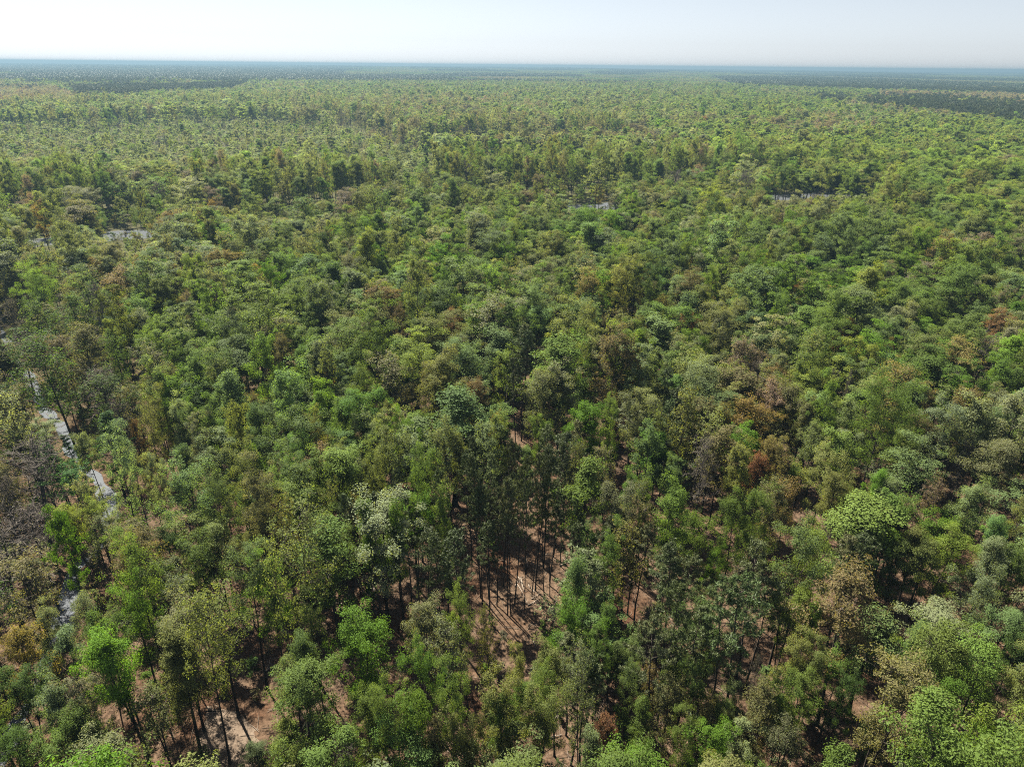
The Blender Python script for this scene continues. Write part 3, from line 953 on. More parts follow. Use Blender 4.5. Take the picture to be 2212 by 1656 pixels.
# clumps where one kind prevails
clump = vnoise(FX + 77, FY + 31, 17) * 1.15 + rngF.normal(0, .05, n)
for lo, hi, table in ((.0, .22, [('broad', 'olive', 4), ('sparse', 'olive', 3), ('broad', 'oliveg', 2)]), (.22, .36, [('broad', 'vivid', 3), ('broad', 'green', 3)]),
                      (.46, .58, [('broad', 'bluegreen', 5), ('column', 'bluegreen', 2), ('broad', 'pale', 1)]), (.66, .78, [('broad', 'green', 5), ('column', 'green', 2), ('broad', 'lime', 1)]),
                      (.90, .99, [('broad', 'pale', 3), ('broad', 'oliveg', 2)]), (1.0, 2.0, [('bronze', 'bronze', 2), ('bronze', 'olbrown', 2), ('bronze', 'tan', 1), ('broad', 'olive', 1)])):
    pick((clump > lo) & (clump <= hi) & (rngF.rand(n) < .72), table)
# larger drifts
pick((n1 > .66) & (rnd < .5) & (FR < 420), [('broad', 'bluegreen', 6), ('broad', 'pale', 3), ('broad', 'green', 5), ('column', 'bluegreen', 3)])
pick((n1 < .30) & (rnd < .5) & (FR < 420), [('broad', 'vivid', 5), ('broad', 'green', 6), ('broad', 'lime', 2), ('column', 'vivid', 2)])
pick((n2 > .70) & (rnd < .75) & (cpx > 1500), [('broad', 'olive', 4), ('sparse', 'olive', 2), ('bronze', 'olbrown', 2), ('broad', 'oliveg', 3), ('bronze', 'pink', .8)])
# farther than the river: paler young leaves, many grey stems
pick((FR > 330) & (rnd < .8), [('broad', 'olive', 10), ('broad', 'green', 8), ('broad', 'oliveg', 10), ('sparse', 'olive', 4), ('sparse', 'oliveg', 4), ('broad', 'bluegreen', 6), ('column', 'green', 4), ('bronze', 'tan', .8), ('bronze', 'pink', .6), ('broad', 'lime', 9), ('broad', 'pale', 15)])
pick((FR > 330) & (cpx > 1500) & (n2 < .6), [('broad', 'green', 6), ('broad', 'lime', 4), ('column', 'green', 3), ('broad', 'olive', 4), ('sparse', 'olive', 2)])
pick((FR > 420) & (n2 > .78) & (rnd < .5), [('bronze', 'pink', 3), ('bronze', 'tan', 3), ('sparse', 'oliveg', 2)])
far_k = FR > 330
Fr[FR > 330] *= 1.18
sw = in_poly(cpx, cpy, SWAMP) & (FR > 330)
pick(sw, [('sparse', 'olive', 4), ('broad', 'oliveg', 6), ('broad', 'pale', 8), ('bare', 'bare', 2.5), ('broad', 'lime', 5), ('column', 'green', 3), ('sparse', 'pale', 5)])
Fh[sw] = 5.5 + rngF.rand(sw.sum()) * 6 + 6 * (rngF.rand(sw.sum()) < .06)
Fr[sw] *= .72
lg = in_poly(cpx, cpy, LOWGAP)
pick(lg, [('broad', 'lime', 5), ('broad', 'pale', 4), ('broad', 'olive', 3), ('column', 'green', 2)])
Fh[lg] = 8 + rngF.rand(lg.sum()) * 3
lg2 = in_poly(cpx, cpy, LOWGAP2)
Fh[lg2] = 10 + rngF.rand(lg2.sum()) * 4
gm = in_poly(cpx, cpy, GREY_M)
pick(gm & (rnd < .6), [('sparse', 'oliveg', 5), ('bronze', 'tan', 4), ('bronze', 'olbrown', 3), ('bare', 'bare', 2)])
tw = in_poly(cpx, cpy, TALLWALL)
pick(tw, [('sparse', 'olive', 5), ('sparse', 'green', 4), ('broad', 'olive', 4), ('column', 'green', 4), ('bronze', 'pink', 1.2), ('broad', 'pale', 2), ('bare', 'bare', .8), ('broad', 'green', 4)])
BELTS = [([(-300, 520), (0, 500), (300, 495), (500, 480), (700, 470), (850, 455), (1000, 442), (1250, 436), (1500, 424), (1700, 418)], 48, 42, 25, [('sparse', 'olive', 4), ('sparse', 'green', 3), ('broad', 'olive', 4), ('column', 'green', 3), ('bronze', 'pink', .9), ('broad', 'pale', 2), ('broad', 'green', 4), ('sparse', 'oliveg', 2)], True),
         ([(835, 318), (1000, 316), (1200, 306), (1440, 312)], 120, 55, 25, [('sparse', 'oliveg', 5), ('bronze', 'olbrown', 2.5), ('broad', 'dark', 3), ('broad', 'olive', 2), ('bare', 'bare', 1.5)], True),
         ([(640, 262), (860, 290), (880, 292)], 60, 60, 24, [('sparse', 'oliveg', 5), ('broad', 'dark', 3), ('bronze', 'olbrown', 2)], True),
         ([(-300, 272), (0, 262), (200, 252), (400, 247), (600, 245), (800, 258)], 40, 90, 24, [('sparse', 'oliveg', 5), ('broad', 'pale', 3), ('sparse', 'olive', 3), ('bronze', 'pink', 1.2), ('broad', 'bluegreen', 2)], True)]
for line, G, D, hh, table, low in BELTS:
    lx = np.array([p[0] for p in line], float)
    db = np.array([np.linalg.norm(at(*p)[:2]) for p in line])
    gx_, gy_, _ = proj(np.stack([FX, FY, 0 * FX], 1))
    dd = np.interp(gx_, lx, db) + (vnoise(FX, FY, 30) - .5) * 34 + (vnoise(FX, FY + 300, 9) - .5) * 14
    span = (gx_ > lx[0]) & (gx_ < lx[-1])
    edge = np.minimum(gx_ - lx[0], lx[-1] - gx_) / 90.0
    span &= (edge > rngF.rand(n)) 
    k = span & (FR > dd) & (FR < dd + D) & (vnoise(FX + 40, FY, 45) > .30)
    pick(k, table)
    Fh[k] = hh - 2 + rngF.normal(0, 2.8, k.sum())
    Fr[k] = 3.6 + rngF.rand(k.sum())
    k = span & (FR < dd) & (FR > dd - G)
    Fh[k] = np.minimum(Fh[k], 5.5 + 7.5 * rngF.rand(k.sum()) ** 1.5 + 5 * np.clip((dd[k] - FR[k]) / G - .4, 0, 1))
    Fr[k] = np.minimum(Fr[k], 3.0)
k = in_poly(cpx, cpy, PALE_L)
pick(k & (rnd < .7), [('broad', 'pale', 6), ('sparse', 'oliveg', 3), ('broad', 'oliveg', 3), ('bronze', 'gold', .8), ('broad', 'lime', 1)])
for poly in (PINK1, PINK2):
    k = in_poly(cpx, cpy, poly)
    pick(k, [('bronze', 'pink', 4), ('bronze', 'tan', 3), ('sparse', 'oliveg', 2)])
for poly in (BROWN_L, BROWN_L2):
    k = in_poly(cpx, cpy, poly)
    pick(k, [('bare', 'bare', 4), ('sparse', 'olbrown', 4), ('sparse', 'dark', 2), ('bronze', 'olbrown', 3), ('broad', 'pale', 2), ('cypress', 'cyp', 1)])
    Fh[k] -= 3
pl = in_poly(cpx, cpy, PINE_L)
pr = in_poly(cpx, cpy, PINE_R1) | in_poly(cpx, cpy, PINE_R2) | (in_poly(cpx, cpy, PINE_R3) & (rnd < .6))
pk = ((pl & (vnoise(FX, FY, 160) < .80)) | pr) & (rnd < .95)
pick(pk, [('pine', 'pine', 5), ('pine', 'pinel', 2)])
Fh[pk] = 21 + rngF.rand(pk.sum()) * 5
Fr[pk] = 3.4 + rngF.rand(pk.sum()) * 1.2
bare_band = (FR > 1500) & (n3 > .55) & (rnd < .7) & ~pk
pick(bare_band & (cpy < 175), [('pine', 'pine', 5), ('pine', 'pinel', 3), ('bronze', 'tan', 2)])

# keep water, windows and heroes free
keep = np.ones(n, bool)
keep &= dist_to(RIVER, FX, FY) > 9.0
near = FR < 260
ds = dist_to(STREAM, FX, FY)
keep &= ~(near & (ds < 1.5))
hx = np.array([t['x'] for t in trees])
hy = np.array([t['y'] for t in trees])
hr = np.array([t['r'] for t in trees])
for x, y, r in zip(hx, hy, hr):
    keep &= np.hypot(FX - x, FY - y) > min(5.0, max(2.6, 0.62 * r + 1.3))
bx, by, bw = proj(np.stack([FX, FY, FZ + Fh * .40], 1))
tx, ty, tw_ = proj(np.stack([FX, FY, FZ + Fh], 1))
hw = Fr * FPX / tw_
for (px, py, ax, ay) in WINDOWS:
    hit = (np.abs(cpx - px) < hw * .7 + ax) & (ty < py + ay) & (by > py - ay)
    keep &= ~(hit & (FR < 420) & (rngF.rand(n) < (1.0 if ay <= 12 or ay == 70 and ax == 48 else .85)))
for (px, py, ax, ay) in SAND:          # let the sun reach the bare patches
    g = at(px, py)
    k = Fh * .75 / math.tan(SUN_EL)
    sx, sy = FX - math.sin(SUN_AZ) * k, FY - math.cos(SUN_AZ) * k
    rad = ax * np.linalg.norm(g - CP) / FPX
    keep &= ~((np.hypot(sx - g[0], (sy - g[1])) < rad * .9) & (rngF.rand(n) < (.97 if ax == 60 and ay == 80 else .7)))
# thin stand round the clearing: fewer, taller
thin = in_poly(cpx, cpy, [(960, 900), (1480, 860), (1500, 1150), (1300, 1250), (1180, 1380), (960, 1250)]) & (FR < 200)
keep &= ~(thin & (rngF.rand(n) < .10))
Fr[thin] *= .8
pick(thin & (rnd < .12), [('pine', 'pine', 1), ('pine', 'pinel', 2)])
pick(thin & (rnd > .5), [('column', 'green', 3), ('sparse', 'olive', 2), ('broad', 'olive', 2), ('column', 'vivid', 1)])
Fr[kinds == 'pine'] = np.minimum(Fr[kinds == 'pine'], 4.2)
keep &= ~(sw & (rngF.rand(n) < .25))
for i in np.nonzero(keep)[0]:
    trees.append(dict(x=FX[i], y=FY[i], h=max(4.0, Fh[i]), r=Fr[i], kind=kinds[i], tint=tints[i], hero=False))
print("trees", len(trees))

# ------------------------------------------------------------------ who is built as a thing of its own
X = np.array([t['x'] for t in trees])
Y = np.array([t['y'] for t in trees])
Hh = np.array([t['h'] for t in trees])
Rr = np.array([t['r'] for t in trees])
Z = terrain(X, Y)
PX, PYt, PWt = proj(np.stack([X, Y, Z + Hh * .9], 1))
_, PYb, _ = proj(np.stack([X, Y, Z + Hh * .3], 1))
vis = (PX > -40) & (PX < PW + 40) & (PYt < PH + 20) & (PYb > 0)
FAMILY = {'big': 'broadleaf_tree', 'broad': 'broadleaf_tree', 'column': 'broadleaf_tree', 'sparse': 'broadleaf_tree', 'cypress': 'cypress_tree', 'bronze': 'bronze_leaved_tree', 'bare': 'bare_tree', 'pine': 'pine_tree'}
fam = np.array([FAMILY[t['kind']] for t in trees], dtype=object)
hero = np.array([t['hero'] for t in trees])
single = np.zeros(len(trees), bool)
for f in set(fam):
    idx = np.nonzero((fam == f) & vis)[0]
    sc = PWt[idx] / np.maximum(Rr[idx], .5) - hero[idx] * 40
    single[idx[np.argsort(sc)][:300]] = True
print("singles", {f: int((single & (fam == f)).sum()) for f in set(fam)})

srng = np.random.RandomState(2024)
things = []


def tint_of(name, rng, amt=.14):
    c = np.array(TINTS[name])
    return np.clip(c * 1.5 * np.exp(rng.normal(0, amt)) * np.exp(rng.normal(0, .06, 3)), .005, .6)


for i in np.nonzero(single)[0]:
    t = trees[i]
    k = t['kind']
    lst = HI[k]
    tm, cm = lst[srng.randint(len(lst))]
    root = bpy.data.objects.new(FAMILY[k], None)
    root.empty_display_size = 1.0
    s = t['h'] / NOMH[k]
    rad = np.clip(t['r'] / NOMR[k] , .45 * s, 2.0 * s)
    root.location = (t['x'], t['y'], Z[i])
    root.rotation_euler = (srng.normal(0, .04), srng.normal(0, .04), srng.rand() * 6.283)
    root.scale = (rad, rad, s)
    col.objects.link(root)
    for nm, me in (('trunk', tm), ('crown', cm)):
        o = bpy.data.objects.new(nm, me)
        o.parent = root
        col.objects.link(o)
        if nm == 'crown':
            o['tint'] = [float(v) for v in tint_of(t['tint'], srng)]
    root['category'] = 'pine tree' if k == 'pine' else 'tree'
    things.append((i, root))


# ------------------------------------------------------------------ scattered masses ("stuff")
def scatter(name, label, sources, P, rotz, scl, var, tint):
    me = bpy.data.meshes.new(name)
    me.vertices.add(len(P))
    me.vertices.foreach_set("co", np.asarray(P, np.float32).ravel())
    a = me.attributes.new("rotz", 'FLOAT', 'POINT')
    a.data.foreach_set("value", np.asarray(rotz, np.float32))
    a = me.attributes.new("scl", 'FLOAT_VECTOR', 'POINT')
    a.data.foreach_set("vector", np.asarray(scl, np.float32).ravel())
    a = me.attributes.new("var", 'INT', 'POINT')
    a.data.foreach_set("value", np.asarray(var, np.int32))
    a = me.attributes.new("tint", 'FLOAT_VECTOR', 'POINT')
    a.data.foreach_set("vector", np.asarray(tint, np.float32).ravel())
    me.update()
    o = bpy.data.objects.new(name, me)
    o["kind"] = "stuff"
    o["label"] = label
    col.objects.link(o)
    ng = bpy.data.node_groups.new(name, 'GeometryNodeTree')
    ng.interface.new_socket("Geometry", in_out='INPUT', socket_type='NodeSocketGeometry')
    ng.interface.new_socket("Geometry", in_out='OUTPUT', socket_type='NodeSocketGeometry')
    L = ng.links.new
    gi = ng.nodes.new("NodeGroupInput")
    go = ng.nodes.new("NodeGroupOutput")
    join = ng.nodes.new("GeometryNodeJoinGeometry")
    m2p = ng.nodes.new("GeometryNodeMeshToPoints")
    L(gi.outputs[0], m2p.inputs["Mesh"])

    def named(nm, dt):
        q = ng.nodes.new("GeometryNodeInputNamedAttribute")
        q.data_type = dt
        q.inputs["Name"].default_value = nm
        return q.outputs["Attribute"]
    rz = named("rotz", 'FLOAT')
    cx = ng.nodes.new("ShaderNodeCombineXYZ")
    L(rz, cx.inputs[2])
    sc = named("scl", 'FLOAT_VECTOR')
    vr = named("var", 'INT')
    for k, src in enumerate(sources):
        oi = ng.nodes.new("GeometryNodeObjectInfo")
        oi.transform_space = 'ORIGINAL'
        oi.inputs["Object"].default_value = src
        oi.inputs["As Instance"].default_value = True
        cmp = ng.nodes.new("FunctionNodeCompare")
        cmp.data_type = 'INT'
        cmp.operation = 'EQUAL'
        L(vr, cmp.inputs[2])
        cmp.inputs[3].default_value = k
        ip = ng.nodes.new("GeometryNodeInstanceOnPoints")
        L(m2p.outputs[0], ip.inputs["Points"])
        L(cmp.outputs[0], ip.inputs["Selection"])
        L(oi.outputs["Geometry"], ip.inputs["Instance"])
        L(cx.outputs[0], ip.inputs["Rotation"])
        L(sc, ip.inputs["Scale"])
        L(ip.outputs[0], join.inputs[0])
    L(join.outputs[0], go.inputs[0])
    md = o.modifiers.new("scatter", 'NODES')
    md.node_group = ng
    return o


SRC = {1: {}, 2: {}}
for k in ('broad', 'column', 'sparse', 'bronze', 'bare', 'cypress', 'pine'):
    SRC[1][k] = lod_objects(k, 1)
    SRC[2][k] = lod_objects(k, 2)

rest = np.nonzero(~single)[0]
GROUPS = [('broadleaf_forest', ('broad', 'column', 'sparse', 'cypress'), "green spring forest canopy filling the land to the far distance"),
          ('bronze_leaved_forest', ('bronze',), "bronze and pinkish budding crowns dotted through the far forest"),
          ('bare_tree_stand', ('bare',), "grey leafless trees scattered through the swampy far forest"),
          ('pine_forest', ('pine',), "dark blue green pine stands in bands below the horizon")]
for nm, ks, lab in GROUPS:
    src, P, rz, sc, vr, tn = [], [], [], [], [], []
    off = {}
    for lod in (1, 2):
        for k in ks:
            off[(lod, k)] = len(src)
            src += SRC[lod][k]
    for i in rest:
        t = trees[i]
        if t['kind'] not in ks:
            continue
        k = t['kind']
        lod = 1 if PWt[i] < 480 else 2
        s = t['h'] / NOMH[k]
        rad = min(max(t['r'] / NOMR[k], .45 * s), 2.0 * s)
        P.append((t['x'], t['y'], Z[i]))
        rz.append(srng.rand() * 6.283)
        sc.append((rad, rad, s))
        vr.append(off[(lod, k)] + srng.randint(len(KINDS[k])))
        tn.append(tint_of(t['tint'], srng, .16))
    tn = [np.clip(c * (1.0 if nm == 'pine_forest' else 1.0 + .30 * min(1, max(0, (math.hypot(p[0], p[1]) - 280) / 250))), 0, .6) for c, p in zip(tn, P)]  # far canopy brightness put into the leaf tints, rising with distance, pines excepted
    if P:
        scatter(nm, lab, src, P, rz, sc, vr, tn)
        print(nm, len(P))

# undergrowth on the forest floor
x, y = hexpts(36, 420, 4.2, 50, 555, .5)
g1 = vnoise(x, y, 25)
k = (rngF.rand(len(x)) < .30 + .5 * (g1 > .5)) & (dist_to(RIVER, x, y) > 10.5) & (dist_to(STREAM, x, y) > .7)
ux, uy, _ = proj(np.stack([x, y, 0 * x], 1))
for (px, py, ax, ay) in SAND[:3]:
    k &= ~((np.abs(ux - px) < ax) & (np.abs(uy - py) < ay) & (rngF.rand(len(x)) < .85))
x, y = x[k], y[k]
m = len(x)
sap_src = []
for p in KINDS['sapling']:
    tb, cb = grow(**p)
    sap_src.append(bpy.data.objects.new("sapling_source", merged(tb, cb, "sapling", M_LEAF)))
names = ['green', 'bluegreen', 'pale', 'olive', 'olbrown', 'dark', 'vivid', 'tan']
tn = [tint_of(names[srng.randint(len(names))], srng) for _ in range(m)]
s = .35 + .75 * srng.rand(m) ** 1.6
scatter("undergrowth", "low saplings and brush covering the forest floor between trunks", sap_src, np.stack([x, y, 0 * x - .05], 1), srng.rand(m) * 6.28,
        np.stack([s, s, s * (.7 + .6 * srng.rand(m))], 1), srng.randint(0, 3, m), tn)

# canopy beyond 2.6 km: groves
def grove(seed, pine):
    rng = np.random.RandomState(seed)
    cb = MB(seed)
    for i in range(34):
        cx, cyy = rng.uniform(-28, 28, 2)
        h = (20 if not pine else 23) + rng.normal(0, 2.2)
        r = (4.6 if not pine else 3.2) * (0.8 + .5 * rng.rand())
        nn = 46
        o = rng.normal(size=(nn, 3))
        o /= np.linalg.norm(o, axis=1)[:, None]
        o[:, 2] = np.abs(o[:, 2]) * 1.1 - .35
        c = np.array([cx, cyy, h - r]) + o * np.array([r, r, r * (1.0 if not pine else 1.8)])
        cb.leaves(c, o + rng.normal(0, .35, o.shape) + np.array([0, 0, .3]), 1.5 * (.7 + .6 * rng.rand(nn)), .8)
        c2 = np.array([cx, cyy, 0]) + np.stack([rng.uniform(-3, 3, 10), rng.uniform(-3, 3, 10), rng.uniform(3, h - r, 10)], 1)
        cb.leaves(c2, rng.normal(size=(10, 3)), 1.8, .8)
    return bpy.data.objects.new("grove_source", cb.mesh("grove", [M_NEEDLE if pine else M_LEAF]))


gsrc = [grove(1, False), grove(2, False), grove(3, True), grove(4, True)]
x, y = hexpts(2560, 14300, 54, 41, 900)
z = terrain(x, y)
gx, gy, _ = proj(np.stack([x, y, z + 20], 1))
pn = vnoise(x, y * .45, 420) * .6 + vnoise(x, y * .3, 1300) * .5
azn = np.degrees(np.arctan2(x, y))
pinem = (pn > np.where(azn < -14, .42, np.where(azn > 20, .50, .60))) | (in_poly(gx, gy, PINE_L) & (pn > .34)) | in_poly(gx, gy, PINE_R1)
vr = np.where(pinem, 2, 0) + srng.randint(0, 2, len(x))
tn = []
for i in range(len(x)):
    tn.append(tint_of('pine' if pinem[i] else ['olive', 'olive', 'tan', 'dark', 'green', 'oliveg'][int(vnoise(x[i], y[i], 240) * 5.99)], srng))
s = 1.0 + .25 * srng.rand(len(x))
scatter("far_forest", "hazy blue forest in pale and dark bands below the horizon", gsrc, np.stack([x, y, z - 1], 1), srng.rand(len(x)) * 6.28, np.stack([s, s, np.ones(len(x))], 1), vr, tn)

# ------------------------------------------------------------------ fallen wood
LOGS = """C1 950 1425 1032 1590 .17;C1 940 1430 990 1640 .14;C1 815 1290 950 1440 .10;C1 960 1440 1080 1480 .08;C1 780 1560 830 1640 .09;D1 480 1468 815 1476 .20;D1 690 345 925 398 .12
D1 120 900 212 842 .12;D1 140 870 165 795 .07;D2 500 1160 435 1285 .14;D2 630 1328 578 1372 .12;D2 165 140 186 245 .10;D2 228 195 278 252 .10;D2 138 190 228 362 .07;D2 225 358 292 315 .10
D2 268 650 278 705 .10;C2 480 1335 565 1290 .10;D2 370 1422 492 1392 .09;D2 310 1690 340 1600 .08;D3 1430 1132 1600 1045 .14;C2 150 1270 152 1300 .12;C2 205 1270 225 1350 .08;C1 1650 718 1735 722 .08
C1 1640 705 1660 730 .06;D3 870 130 960 210 .08;C2 365 1245 420 1252 .08;D2 880 690 945 694 .09;D2 895 1055 935 1058 .08;D0 1080 1140 1230 1150 .10;D2 1210 840 1250 870 .09;C0 740 440 860 450 .10
C2 60 1440 110 1480 .07;C2 120 1500 190 1420 .06;C2 250 1600 320 1560 .08;C1 2160 1420 2200 1520 .09"""
log_objs = []
for tok in LOGS.replace('\n', ';').split(';'):
    c, xa, ya, xb, yb, rad = tok.split()
    x0, y0 = CROP[c]
    rad = float(rad)
    a = at(x0 + float(xa) * .2687, y0 + float(ya) * .2687)
    b = at(x0 + float(xb) * .2687, y0 + float(yb) * .2687)
    ln = np.linalg.norm(b - a)
    rng = np.random.RandomState(int(float(xa)))
    mb = MB()
    kk = 7
    u = np.linspace(0, 1, kk)
    pts = np.stack([u * ln - ln / 2, np.cumsum(rng.normal(0, .05, kk)), rad * 1.0 + .10 * np.sin(u * 3)], 1)
    mb.tube(np.concatenate([pts[:1], pts, pts[-1:]]), np.concatenate([[.01], np.linspace(rad, rad * .55, kk), [.01]]), 8)
    for q in range(4):
        p0 = pts[rng.randint(1, kk - 1)]
        d = unit(np.array([rng.normal(0, .6), rng.normal(0, .8), abs(rng.normal(0, .5)) + .15]))
        mb.tube([p0, p0 + d * (.5 + rng.rand() * 1.0)], [rad * .35, rad * .1], 4)
    o = bpy.data.objects.new("fallen_log", mb.mesh("fallen_log", [M_LOG]))
    o.location = ((a + b) / 2)
    o.rotation_euler = (0, 0, math.atan2(b[1] - a[1], b[0] - a[0]))
    o['category'] = 'log'
    col.objects.link(o)
    log_objs.append((o, ln, rad))

tw = MB(3)
rng = np.random.RandomState(31)
nt = 5200
d = 45 + 130 * rng.rand(nt) ** 1.1
az = np.radians(rng.uniform(-48, 48, nt))
for i in range(nt):
    x, y = d[i] * math.sin(az[i]), d[i] * math.cos(az[i])
    a = rng.rand() * 3.14
    ln = .4 + 1.3 * rng.rand() ** 2
    dx, dy = math.cos(a) * ln, math.sin(a) * ln
    tw.tube([(x - dx, y - dy, .05), (x + rng.normal(0, .1), y + rng.normal(0, .1), .12), (x + dx, y + dy, .05)], [.035, .03, .015], 3)
o = bpy.data.objects.new("fallen_twigs", tw.mesh("fallen_twigs", [M_LITTERWOOD]))
o["kind"] = "stuff"
o["label"] = "pale broken twigs littering the forest floor"
col.objects.link(o)

# ------------------------------------------------------------------ labels
def cpx_(c, x, y):
    return CROP[c][0] + x * .2687, CROP[c][1] + y * .2687


def hero_index(c, x, y):
    px, py = cpx_(c, x, y)
    best = min((i for i, t in enumerate(trees) if t.get('px') is not None), key=lambda i: (trees[i]['px'] - px) ** 2 + (trees[i]['py'] - py) ** 2)
    return best


# landmark trees: (crop, x, y, short phrase used by the neighbours, own label)
LAND = [('D3', 850, 230, 'the great bronze tree', 'largest bronze leaved tree, wide open crown near the bottom right corner'),
        ('D3', 1160, 930, 'the lower bronze tree', 'bronze tree with pale limbs just in front of the largest bronze tree'),
        ('D0', 1580, 530, 'the tall forked tree', 'tall thin olive tree with dark stem beside the pale sandy patch'),
        ('C2', 1660, 400, 'the pale leafless tree', 'pale tan leafless tree with fine twigs, right of the pine clearing'),
        ('C2', 2050, 70, 'the golden dome tree', 'golden domed tree in the right half behind the pale leafless tree'),
        ('C2', 1570, 50, 'the brown dome tree', 'olive brown domed tree just left of the golden domed tree'),
        ('C0', 220, 930, 'the bare streamside tree', 'bare grey spreading tree at the left edge beside the stream'),
        ('C0', 560, 870, 'the pale streamside dome', 'bright pale domed tree standing right over the stream'),
        ('D1', 880, 400, 'the wide vivid tree', 'wide vivid green tree lower left of centre'),
        ('D1', 370, 960, 'the round bottom tree', 'big round green tree just right of the sandy patch'),
        ('B0', 400, 1040, 'the tall left tree', 'tallest thin dark trunked tree near the left edge'),
        ('C1', 640, 1040, 'the lobed bright tree', 'bright green lobed tree left of the pine clearing beside fallen logs'),
        ('C1', 980, 870, 'the slim vivid tree', 'slim vivid green column tree left of the pine clearing'),
        ('D2', 1410, 150, 'the near dark pine', 'tall dark pine in the lower middle right of the clearing'),
        ('D2', 2030, 150, 'the big dark pine', 'biggest dark pine left of the largest bronze tree'),
        ('D2', 640, 380, 'the rounded vivid tree', 'rounded vivid green tree below the right side of the clearing'),
        ('D3', 1600, 620, 'the wide right tree', 'wide green tree in the bottom right corner'),
        ('C2', 640, 20, 'the bright central tree', 'large vivid green tree at the top of the pine clearing'),
        ('B1', 1640, 740, 'the rust midforest tree', 'rust red tree left of centre in the middle of the forest'),
        ('B1', 1880, 560, 'the bronze midforest tree', 'bronze tree just behind and right of the rust midforest tree'),
        ('B2', 1480, 750, 'the right rust tree', 'rust red tree right of centre in the middle of the forest'),
        ('B2', 1930, 380, 'the far golden tree', 'golden tree high in the right middle of the forest'),
        ('B3', 1910, 120, 'the pink edge tree', 'large pinkish brown tree at the right edge'),
        ('B3', 1430, 350, 'the pink right tree', 'pinkish brown tree in the right part of the forest'),
        ('B3', 2050, 740, 'the rust edge tree', 'rust red tree close to the right edge halfway down'),
        ('B3', 820, 800, 'the rust twin tree', 'rust brown tree in the right middle forest among lime crowns'),
        ('A2', 1870, 1090, 'the riverside rust tree', 'tall rust red tree in front of the right hand river gap'),
        ('A2', 1145, 560, 'the lone dark pines', 'lowest and widest of the lone dark pines in the far pale canopy'),
        ('A1', 1760, 1030, 'the bare belt tree', 'bare vase shaped grey tree at the front of the tall belt'),
        ('B0', 1820, 250, 'the left golden tree', 'golden domed tree in the upper left forest'),
        ('B0', 250, 270, 'the left bronze tree', 'bronze tree near the left edge in front of the river'),
        ('B0', 590, 270, 'the left dark pine', 'single dark pine in the upper left forest'),
        ('B0', 800, 1200, 'the bare thicket tree', 'bare brown grey tree in the thicket at left'),
        ('D0', 130, 650, 'the gold edge tree', 'gold leaved tree at the left edge near the bottom'),
        ('D0', 1080, 10, 'the lime streamside tree', 'lime green tree right of the stream near the bottom left'),
        ('C0', 1450, 620, 'the cool broad tree', 'broad cool green tree right of the upper stream'),
        ('C3', 250, 690, 'the right bronze tree', 'bronze tree below right of the golden domed tree'),
        ('C3', 1080, 0, 'the tall right tree', 'tall broad green tree high at right above dark shade'),
        ('C3', 1600, 1050, 'the lime right tree', 'lime green tree in the right lower forest'),
        ('D2', 900, 1310, 'the small rust tree', 'small rust red tree near the bottom centre'),
        ('D1', 290, 1410, 'the low lime tree', 'low lime tree cut by the bottom edge right of the sand'),
        ('A1', 800, 1340, 'the bronze river tree', 'bronze tree left of centre at the foot of the tall belt'),
        ('A3', 700, 1430, 'the pink river tree', 'pinkish brown tree in the right forest just in front of the river')]
lm = []          # (px, py, phrase)
own = {}
for c, x, y, ph, lb in LAND:
    i = hero_index(c, x, y)
    if i in own:
        continue
    own[i] = lb
    lm.append((PX[i], PYt[i], ph))
for px, py, ph in [(485, 1600, 'the sandy patch'), (1115, 1230, 'the pine clearing'), (240, 1110, 'the upper stream'), (95, 1440, 'the lower stream'), (270, 507, 'the left river gap'),
                   (1280, 447, 'the middle river gap'), (1760, 424, 'the right river gap'), (2120, 402, 'the last river gap'), (300, 300, 'the pale swamp'), (1150, 285, 'the grey tree belt'),
                   (300, 190, 'the left pine stand'), (2060, 235, 'the right pine stand'), (1800, 180, 'the far pine strip'), (1150, 335, 'the low pale opening'), (90, 200, 'the pink left stand'),
                   (500, 420, 'the left tall belt'), (1150, 390, 'the middle tall belt'), (1350, 1000, 'the dark central gap'), (700, 1000, 'the dark left hollow'), (2000, 330, 'the far right canopy'), (1700, 300, 'the far middle canopy')]:
    lm.append((px, py, ph))
LMX = np.array([p[0] for p in lm])
LMY = np.array([p[1] for p in lm])
ORD = ['', 'second', 'third', 'fourth', 'fifth', 'sixth', 'seventh', 'eighth', 'ninth', 'tenth', 'eleventh', 'twelfth', 'thirteenth', 'fourteenth', 'fifteenth']
FORM = {'broad': 'rounded', 'big': 'spreading', 'column': 'slim', 'sparse': 'open', 'bronze': 'domed', 'bare': 'leafless', 'pine': 'pine', 'cypress': 'feathery'}


def relation(dx, dy):
    a = math.degrees(math.atan2(-dy, dx)) % 360
    return ['right of', 'behind and right of', 'behind', 'behind and left of', 'left of', 'in front left of', 'in front of', 'in front right of'][int(((a + 22.5) % 360) // 45)]


fkey = np.array([FORM[t['kind']] for t in trees], dtype=object)
med = {}
for f in set(fkey):
    q = [Rr[i] for i in np.nonzero(single & (fkey == f))[0]]
    if q:
        med[f] = (np.percentile(q, 25), np.percentile(q, 75))
GROUP = {'broadleaf_tree': 'green broadleaf trees of the forest', 'bronze_leaved_tree': 'bronze and rust leaved trees of the forest', 'bare_tree': 'leafless grey trees of the forest',
         'pine_tree': 'pine trees of the forest', 'cypress_tree': 'feathery cypress trees by the stream'}
buckets = {}


def enlist(key, d, ob, words):
    buckets.setdefault(key, []).append((d, ob, words))


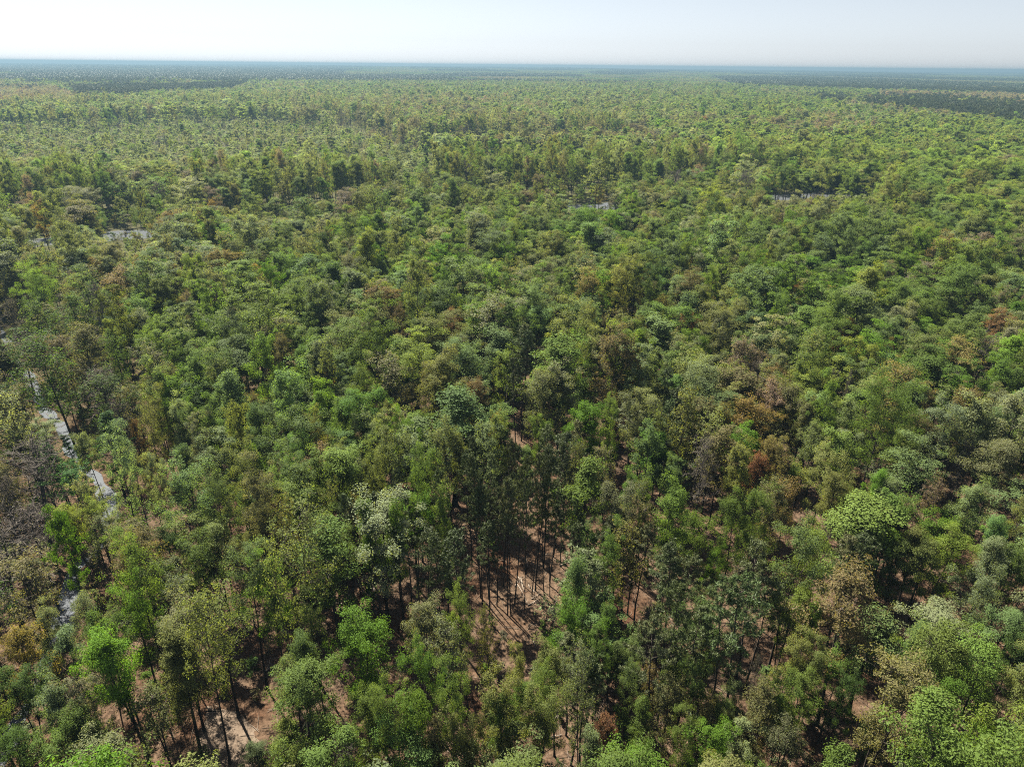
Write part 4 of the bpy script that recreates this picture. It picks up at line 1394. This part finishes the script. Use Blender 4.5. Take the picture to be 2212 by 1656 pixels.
for i, root in things:
    t = trees[i]
    root['group'] = GROUP[fam[i]]
    if i in own:
        root['label'] = own[i]
        continue
    dist = np.hypot(LMX - PX[i], (LMY - PYt[i]) * 1.25)
    j = int(np.argmin(dist))
    rel = relation(PX[i] - LMX[j], PYt[i] - LMY[j])
    f = fkey[i]
    size = 'narrow' if Rr[i] < med[f][0] else ('wide' if Rr[i] > med[f][1] else '')
    colr = WORD[t['tint']]
    if t['kind'] == 'bare':
        colr = 'grey' if t['tint'] == 'bare' else colr
    words = [w for w in (size, colr, f, '' if f == 'pine' else 'tree') if w]
    enlist(tuple(words) + (rel, lm[j][2]), dist[j], root, (words, rel, lm[j][2]))
for o, ln, rad in log_objs:
    qx, qy, _ = proj(np.array(o.location))
    dist = np.hypot(LMX - qx, (LMY - qy) * 1.25)
    j = int(np.argmin(dist))
    rel = relation(qx - LMX[j], qy - LMY[j])
    words = ['long' if ln > 5 else 'short', 'thick' if rad >= .12 else 'thin', 'pale', 'fallen log']
    o['group'] = 'fallen logs on the forest floor'
    enlist(tuple(words) + (rel, lm[j][2]), dist[j], o, (words, rel, lm[j][2]))
for key, lst in buckets.items():
    lst.sort(key=lambda q: q[0])
    for k, (d, ob, (words, rel, ph)) in enumerate(lst):
        if len(lst) == 1:
            tail = rel + ' ' + ph
        elif k < len(ORD):
            tail = (ORD[k] + ' nearest' if k else 'nearest') + ' ' + rel + ' ' + ph
        else:
            tail = 'number %d out %s %s' % (k + 1, rel, ph)
        ob['label'] = (' '.join(words) + (', ' if len(lst) > 1 else ' ') + tail)
print('label words max', max(len(o['label'].split()) for _, o in things), 'unique', len({o['label'] for _, o in things}), len(things), 'max rank', max(len(v) for v in buckets.values()))

# ------------------------------------------------------------------ haze
def build_haze():
    m, nt, out = new_mat("haze")
    pv = N(nt, "ShaderNodeVolumePrincipled")
    pv.inputs["Color"].default_value = (0.23, 0.36, 0.46, 1)
    pv.inputs["Density"].default_value = 0.00020
    pv.inputs["Anisotropy"].default_value = 0.25
    nt.links.new(pv.outputs[0], out.inputs["Volume"])
    me = bpy.data.meshes.new("haze")
    s, z0, z1 = 15500, -7, 78
    v = [(x, y, z) for z in (z0, z1) for (x, y) in ((-s, -s), (s, -s), (s, s), (-s, s))]
    f = [(3, 2, 1, 0), (4, 5, 6, 7), (0, 1, 5, 4), (1, 2, 6, 5), (2, 3, 7, 6), (3, 0, 4, 7)]
    me.from_pydata(v, [], f)
    me.materials.append(m)
    o = bpy.data.objects.new("haze", me)
    o["kind"] = "stuff"
    o["label"] = "pale blue haze thickening towards the horizon"
    col.objects.link(o)


build_haze()
